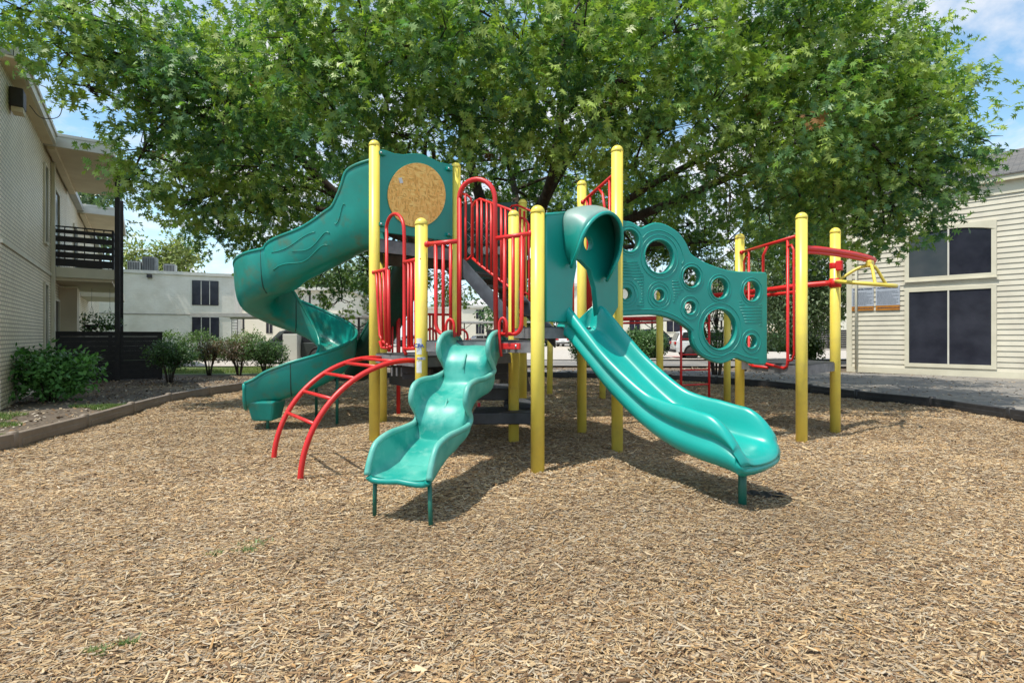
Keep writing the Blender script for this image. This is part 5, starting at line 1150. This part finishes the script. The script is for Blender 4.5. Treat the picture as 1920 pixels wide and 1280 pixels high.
# arched climber
foots = (Vector((-1.835,4.555,0)), Vector((-2.385,5.26,0))); ends = (Vector((-.995,5.36,1.02)), Vector((-1.53,6.05,1.02))); mb = MB(); rl = []
for a, e in zip(foots, ends):
    Lh = Vector((e.x-a.x, e.y-a.y, 0)); pts = [a+Vector((0,0,-.06))]
    for i in range(25): t = PI/2*i/24; pts.append(a + Lh*(1-math.cos(t))*.93 + Vector((0,0,1.025*math.sin(t))))
    pts.append(a+Lh*1.03+Vector((0,0,1.015))); mb.tube(pts, .0255, 12); rl.append(pts)
o = part('arch_climber', mb, M['red'])
for z in (.49,.70,.875,.975,1.018):
    t = math.asin(min(1, z/1.025)); pa = [a + Vector((e.x-a.x, e.y-a.y, 0))*(1-math.cos(t))*.93 + Vector((0,0,z)) for a, e in zip(foots, ends)]
    mb = MB(); mb.tube(pa, .017, 9); part('rung', mb, M['red'], o)

# transfer steps behind the wave slide
for (x0, x1, y0, y1, zt_, zh) in ((-.62,-.0,6.3,7.0,.64,.14),(-.45,.25,5.95,6.5,.40,.13),(-.1,.38,6.35,6.95,.45,.12)):
    mb = MB(); mb.box2(x0, x1, y0, y1, zt_-zh, zt_); part('transfer_step', mb, M['deck'], bevel=.012)
for (px_, py_) in ((898,798),(990,792),(747,776)):
    x, y = G(px_, py_); mb = MB(); mb.tube([(x,y,-.05),(x,y,.33 if px_ != 747 else 1.0)], .024, 10); part('step_leg', mb, M['red'])

bx_, by_ = G(1432, 926); t = thing('fabric_scrap', 'torn black weed-barrier scrap on the chips beside the wide slide leg', 'scrap', (bx_, by_, 0), .1)
mb = MB(); rs_ = random.Random(9); top_r, bot_r = [], []
for i in range(15):
    xx = -.20+.40*i/14; z_ = float(hgt(bx_+xx, by_))+.022+.012*math.sin(i*1.7); top_r.append((xx, .045+rs_.uniform(-.02,.02)-.02*abs(i-7)/7, z_+.006)); bot_r.append((xx, -.045+rs_.uniform(-.02,.02)+.02*abs(i-7)/7, z_-.004))
mb.loft([bot_r, [(a[0], (a[1]+b_[1])/2, a[2]+.012) for a, b_ in zip(bot_r, top_r)], top_r]); mb.sm = [False]*len(mb.sm); obj('sheet', mb, M['black_wood'], t, solid=(.004,0))
# ---------------- wave slide (2 humps)
S0 = Vector((-.335,5.03,0)); Dd = Vector((-.30,-.954,0)).normalized(); Nr = Vector((Dd.y*-1, Dd.x, 0)); Nr = Vector((-Dd.y, Dd.x, 0)) # points to image right
flo = [(-.14,1.175),(-.09,1.175),(-.02,1.175),(.12,1.17),(.22,1.13),(.31,1.03),(.335,.92),(.36,.84),(.46,.775),(.60,.745),(.72,.69),(.80,.58),(.815,.475),(.84,.40),(.95,.345),(1.10,.325),(1.26,.30),(1.42,.275),(1.49,.27)]
rim = [(-.17,1.15),(-.15,1.23),(.02,1.30),(.21,1.29),(.335,1.215),(.34,1.11),(.23,1.01),(.20,.945),(.42,.905),(.66,.90),(.82,.86),(.86,.74),(.76,.62),(.80,.56),(.98,.545),(1.20,.54),(1.38,.50),(1.46,.40),(1.50,.30)]
und = [(-.14,1.10),(-.13,1.08),(-.08,1.05),(-.02,1.0),(.03,.93),(.06,.87),(.10,.81),(.20,.75),(.38,.73),(.54,.70),(.64,.63),(.67,.54),(.72,.47),(.82,.43),(.96,.395),(1.12,.35),(1.27,.29),(1.38,.245),(1.47,.25)]
assert len(und) == len(flo) == len(rim)
u3 = catmull([(a, b_, 0) for a, b_ in und], 5); f3 = catmull([(a, b_, 0) for a, b_ in flo], 5); r3 = catmull([(a, b_, 0) for a, b_ in rim], 5); rows = []; rimL = []; rimR = []
wv = .228
for fp, rp, up_ in zip(f3, r3, u3):
    row = []
    for (lat, t) in ((-1.0,1.0),(-.985,.75),(-.95,.45),(-.86,.16),(-.62,.02),(-.3,0),(0,0),(.3,0),(.62,.02),(.86,.16),(.95,.45),(.985,.75),(1.0,1.0)):
        s_ = fp.x+(rp.x-fp.x)*t; z_ = fp.y+(rp.y-fp.y)*t + (.012*(1-abs(lat)*2) if abs(lat) < .5 else 0)
        row.append(S0 + Dd*s_ + Nr*(lat*wv) + Vector((0,0,z_)))
    rimL.append(row[0]); rimR.append(row[-1])
    for (lat, t) in ((1.08,.97),(1.07,.7),(1.03,.4),(.96,.12),(.82,0),(0,0),(-.82,0),(-.96,.12),(-1.03,.4),(-1.07,.7),(-1.08,.97)):
        row.append(S0 + Dd*(up_.x+(rp.x-up_.x)*t) + Nr*(lat*wv) + Vector((0,0,up_.y+(rp.y-up_.y)*t)))
    rows.append(row)
mb = MB(); mb.loft(rows, closed=True, caps=True); o = part('wave_slide', mb, M['teal_fade'], sub=1)
for rp, sd in ((rimL,-1),(rimR,1)): mb = MB(); mb.tube([p+Nr*(sd*.011) for p in rp], .0235, 10); part('slide_rim', mb, M['teal_rim'], o)
mb = MB(); mb.tube([p-Vector((0,0,.008)) for p in rows[-1][:13]], .022, 10); part('exit_lip', mb, M['teal'], o)
for s_, z_, nn_ in ((.27,1.10,1),(.68,.735,1)):
    q = S0+Dd*s_+Vector((0,0,z_)); mb = MB(); mb.tube([q+Vector((0,0,.012)), q+Dd*.05+Vector((0,0,-.06)), q+Dd*.075+Vector((0,0,-.13))], [.006,.013,.004], 8); part('tread_nub', mb, M['teal_rim'], o)
for (px_, py_, sd) in ((702,963,-1),(808,984,1)):
    x, y = G(px_, py_); tp_ = S0+Dd*1.44+Nr*(sd*wv*.93); mb = MB(); mb.tube([(x,y,-.06),(tp_.x,tp_.y,.29)], .0155, 10); part('slide_leg', mb, M['green_leg'], o)
# ---------------- wide straight slide
S1 = Vector((.70,5.22,0)); T1 = Vector((1.80,3.86,0)); D1 = (T1-S1).normalized(); N1 = Vector((-D1.y, D1.x, 0)); LS = (T1-S1).length
zf = [(-.10,1.33),(.02,1.32),(.12,1.26),(.35,1.07),(.65,.83),(.95,.63),(1.20,.525),(1.42,.475),(1.58,.455),(LS-.06,.445),(LS,.43)]
zc_ = catmull([(a, b_, 0) for a, b_ in zf], 5); rows = []
for p in zc_:
    s_, z_ = p.x, p.y; f = max(0, min(1, (s_+.1)/.35)); wl = .20 + .07*max(0, 1-max(0, s_)/.5) + .05*max(0, min(1, (s_-1.0)/.3)); endf = max(0, (s_-(LS-.24))/.24); 
    w_ = 1.0+.08*max(0, min(1, (s_-1.0)/.5)); wh = wl*(1-.62*endf**2); dn = .055+.09*min(1, max(0,s_)/.5); 
    cs = [(-.315,wh*.62),(-.290,wh*.93),(-.258,wh),(-.228,wh*.90),(-.210,wh*.5),(-.192,.035),(-.15,.004),(-.05,0),(.05,0),(.15,.004),(.192,.035),(.210,wh*.5),(.228,wh*.90),(.258,wh),(.290,wh*.93),(.315,wh*.62),
          (.290,wh*.40),(.246,wh*.26),(.288,wh*.08),(.298,-.04),(.268,-dn*.8),(.19,-dn),(0,-dn*1.05),(-.19,-dn),(-.268,-dn*.8),(-.298,-.04),(-.288,wh*.08),(-.246,wh*.26),(-.290,wh*.40)]
    rows.append([S1 + D1*s_ + N1*(a*w_) + Vector((0,0,z_+b_-(.02*endf**2))) for a, b_ in cs])
# rounded lip
last = rows[-1]; c0 = S1+D1*LS; zm = .43-.095
for (ds, kz) in ((.030,.16),(.055,.38),(.072,.66),(.078,.9)):
    rr2 = []
    for p in last:
        lat = (p-c0).dot(N1); rr2.append(c0 + D1*(ds-.35*lat*lat) + N1*(lat*(1-.10*kz)) + Vector((0,0,p.z+(zm-p.z)*kz)))
    rows.append(rr2)
mb = MB(); mb.loft(rows, closed=True, caps=True); o = part('straight_slide', mb, M['teal_bright'], sub=1)
x, y = G(1392,950); mb = MB(); mb.tube([(x,y,-.06),(x,y,.33)], .030, 12); part('slide_leg', mb, M['green_leg'], o)
# hood over its entrance
hd, hl, tow, out = flatpanel('slide_hood', [(1021,402),(1056,399),(1070,430),(1076,500),(1069,540),(1068,596),(1062,602),(1021,601)], [], C_, E_, .03, .06, M['teal'], bev=.01)
flatpanel('hood_side', [(1062,470),(1058,440),(1058,404),(1080,392),(1108,390),(1134,397),(1149,415),(1154,450),(1154,575),(1140,600),(1118,592),(1113,540),(1104,505),(1086,487),(1074,484)], [(1099,457,9,15)], C_, E_, .03, .06, M['teal'], hd, bev=.008)
back = [(1070,499),(1059,470),(1055,430),(1058,402),(1080,390),(1108,388),(1134,395),(1149,415),(1154,450),(1150,490),(1137,522)]
front = [(1071,501),(1083,470),(1094,438),(1110,414),(1130,400),(1150,402),(1163,420),(1166,448),(1161,478),(1149,506),(1138,526)]
rows = []; n = len(back); fpts = []; bpts = []
for i in range(n):
    t = i/(n-1); dd = .05+.27*math.sin(PI*t)**.6; bpts.append(onplane(*back[i], C_, E_, .055)); fpts.append(onplane(*front[i], C_, E_, .055+dd))
bpts = catmull(bpts, 4); fpts = catmull(fpts, 4)
for a, b_ in zip(bpts, fpts):
    row = []
    for k in range(7): t = k/6; q = a.lerp(b_, t); q.z += .03*math.sin(PI*t); row.append(q)
    rows.append(row)
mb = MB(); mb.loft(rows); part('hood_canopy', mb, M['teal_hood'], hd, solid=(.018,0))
mb = MB(); mb.tube(fpts, .017, 10); part('hood_rim', mb, M['teal_bright'], hd)
mb = MB(); mb.tube([onplane(1022,403,C_,E_,.05), onplane(1057,400,C_,E_,.05)], .014, 8); part('panel_lip', mb, M['teal'], hd)

# ---------------- spiral slide
cx, cy, rr0 = -3.19, 7.83, .56
ctrl = []   # (x, y, z floor, heading angle, outer wall h, inner wall h)
ctrl.append((-1.70,6.86,2.43,PI,1.06,1.02)); ctrl.append((-1.92,6.87,2.40,PI,1.02,.98)); ctrl.append((-2.06,6.89,2.35,PI,.96,.90)); ctrl.append((-2.12,6.90,2.33,PI,.76,.72)); ctrl.append((-2.20,6.92,2.29,PI,.63,.60)); ctrl.append((-2.32,6.95,2.24,PI-.03,.60,.55)); ctrl.append((-2.60,7.02,2.13,PI-.05,.55,.40)); ctrl.append((-2.95,7.12,2.00,PI-.1,.56,.34))
za = [1.88,1.80,1.71,1.62,1.53,1.43,1.33,1.22,1.10,.98,.85,.72,.60,.49,.40]
wa = [.58,.60,.62,.62,.60,.58,.56,.52,.48,.46,.46,.47,.48,.48,.46]
for i in range(15):
    th = -PI/2 - i*(2*PI-.06)/14; ctrl.append((cx+rr0*math.cos(th), cy+rr0*math.sin(th), za[i], th-PI/2, wa[i], (.40,.48,.56,.62,.66,.64,.56,.44,.34,.28,.28,.28,.28,.28,.28)[i]))
ctrl.append((cx-.22,cy-rr0-.03,.32,PI+.1,.42,.30)); ctrl.append((cx-.42,cy-rr0-.09,.285,PI+.22,.36,.28))
P3 = catmull([(c[0],c[1],c[2]) for c in ctrl], 4); Wo = catmull([(c[4],c[5],0) for c in ctrl], 4); rows = []
for i, p in enumerate(P3):
    a = P3[max(0,i-1)]; b_ = P3[min(len(P3)-1,i+1)]; d = Vector((b_.x-a.x, b_.y-a.y, 0)).normalized(); out_ = Vector((-d.y, d.x, 0)) # left of heading = outer side
    ho, hi = Wo[i].x, Wo[i].y; w_ = .255; row = []
    for (lat, hf) in ((1.10,1.0),(1.09,.8),(1.06,.55),(1.0,.32),(.86,.13),(.6,.03),(.25,0),(-.25,0),(-.6,.03),(-.84,.13),(-.95,.36),(-1.0,.65),(-1.02,1.0)):
        h_ = ho if lat > 0 else hi; row.append(p + out_*(lat*w_) + Vector((0,0,h_*hf)))
    rows.append(row)
mb = MB(); mb.loft(rows); sps = part('spiral_slide', mb, M['teal_spiral'], solid=(.025,0), sub=1)
for idx in (0, -1): mb = MB(); mb.tube([r_[idx] for r_ in rows], .022, 9); part('slide_rim', mb, M['teal_spiral'], sps)
for k in (34, 56, 86): mb = MB(); mb.tube([p + (p-rows[k][6]).normalized()*.014 for p in rows[k] if (p-rows[k][6]).length > .01], .008, 6); part('seam', mb, M['green_dark'], sps)
e = rows[-1]; mb = MB(); mb.tube([p for p in e], .024, 9); part('exit_lip', mb, M['teal_spiral'], sps)
q = P3[-1]; mb = MB(); fv = [(q.x+.27+a*(.19 if t else .14), q.y-.02+b_*(.20 if t else .15), q.z+(.12 if t else -.15)) for t in (0,1) for a, b_ in ((-1,-1),(1,-1),(1,1),(-1,1))]
mb.add(fv, [(0,3,2,1),(4,5,6,7),(0,1,5,4),(1,2,6,5),(2,3,7,6),(3,0,4,7)]); part('exit_foot', mb, M['teal_spiral'], sps, bevel=.03)
for (px_, py_, zt_) in ((502,806,.25),(632,796,.75),(593,790,.9)):
    x, y = G(px_, py_); mb = MB(); mb.tube([(x,y,-.05),(x,y,zt_)], .022, 10); part('slide_leg', mb, M['green_leg'], sps)
# wavy moulded lines on the outer wall of the upper chute
def surf(i, t):  # point on the outer wall: station i, height fraction t
    r_ = rows[i]; hs = [1.0,.8,.55,.32,.13,.03,0]; 
    for k in range(6):
        if hs[k] >= t >= hs[k+1]: f = (hs[k]-t)/(hs[k]-hs[k+1]); return r_[k].lerp(r_[k+1], f)
    return r_[6]
for (i0, i1, tb, am) in ((18,27,.50,.07),(19,30,.28,.06),(8,16,.60,.06),(22,30,.72,.05)):
    pts = [surf(i, tb+am*math.sin((i-i0)*.9)) + Vector((0,-.014,-.004)) for i in range(i0, i1)]; mb = MB(); mb.tube(catmull(pts, 2), .006, 6); part('moulded_line', mb, M['teal_spiral'], sps)
# entry hood panel of the spiral (behind post A)
mb = MB(); mb.tube(catmull([rows[0][0], rows[0][0]+Vector((0,.1,.08)), (rows[0][0]+rows[0][-1])/2+Vector((0,0,.10)), rows[0][-1]+Vector((0,-.1,.08)), rows[0][-1]], 4), .03, 8); part('entry_bar', mb, M['teal_spiral'], sps)
mb = MB(); r0 = rows[0]; r8 = rows[7]
mb.loft([[r0[0], r0[0].lerp(r0[-1],.3)+Vector((0,0,.07)), r0[0].lerp(r0[-1],.7)+Vector((0,0,.07)), r0[-1]], [r8[0], r8[0].lerp(r8[-1],.3)+Vector((0,0,.06)), r8[0].lerp(r8[-1],.7)+Vector((0,0,.06)), r8[-1]]]); part('entry_canopy', mb, M['teal_spiral'], sps, solid=(.02,0), sub=1)

# ---------------- dark rear chute
Q0, Q1 = at(792,478,7.9), at(672,716,8.75); d = Vector((Q1.x-Q0.x, Q1.y-Q0.y, 0)).normalized(); s_ = Vector((-d.y, d.x, 0)); rows = []
for i in range(14):
    t = i/13; p = Q0.lerp(Q1, t); p.z += -.16*math.sin(PI*t)**1; row = []
    for (a, h_) in ((-.30,.30),(-.29,.15),(-.22,.02),(0,0),(.22,.02),(.29,.15),(.30,.30)): row.append(p + s_*a + Vector((0,0,h_)))
    rows.append(row)
mb = MB(); mb.loft(rows); o = part('rear_slide', mb, M['green_dark'], solid=(.03,0), sub=1)
for k in (0, -1): mb = MB(); mb.tube([r_[k] for r_ in rows], .02, 8); part('slide_rim', mb, M['green_leg'], o)
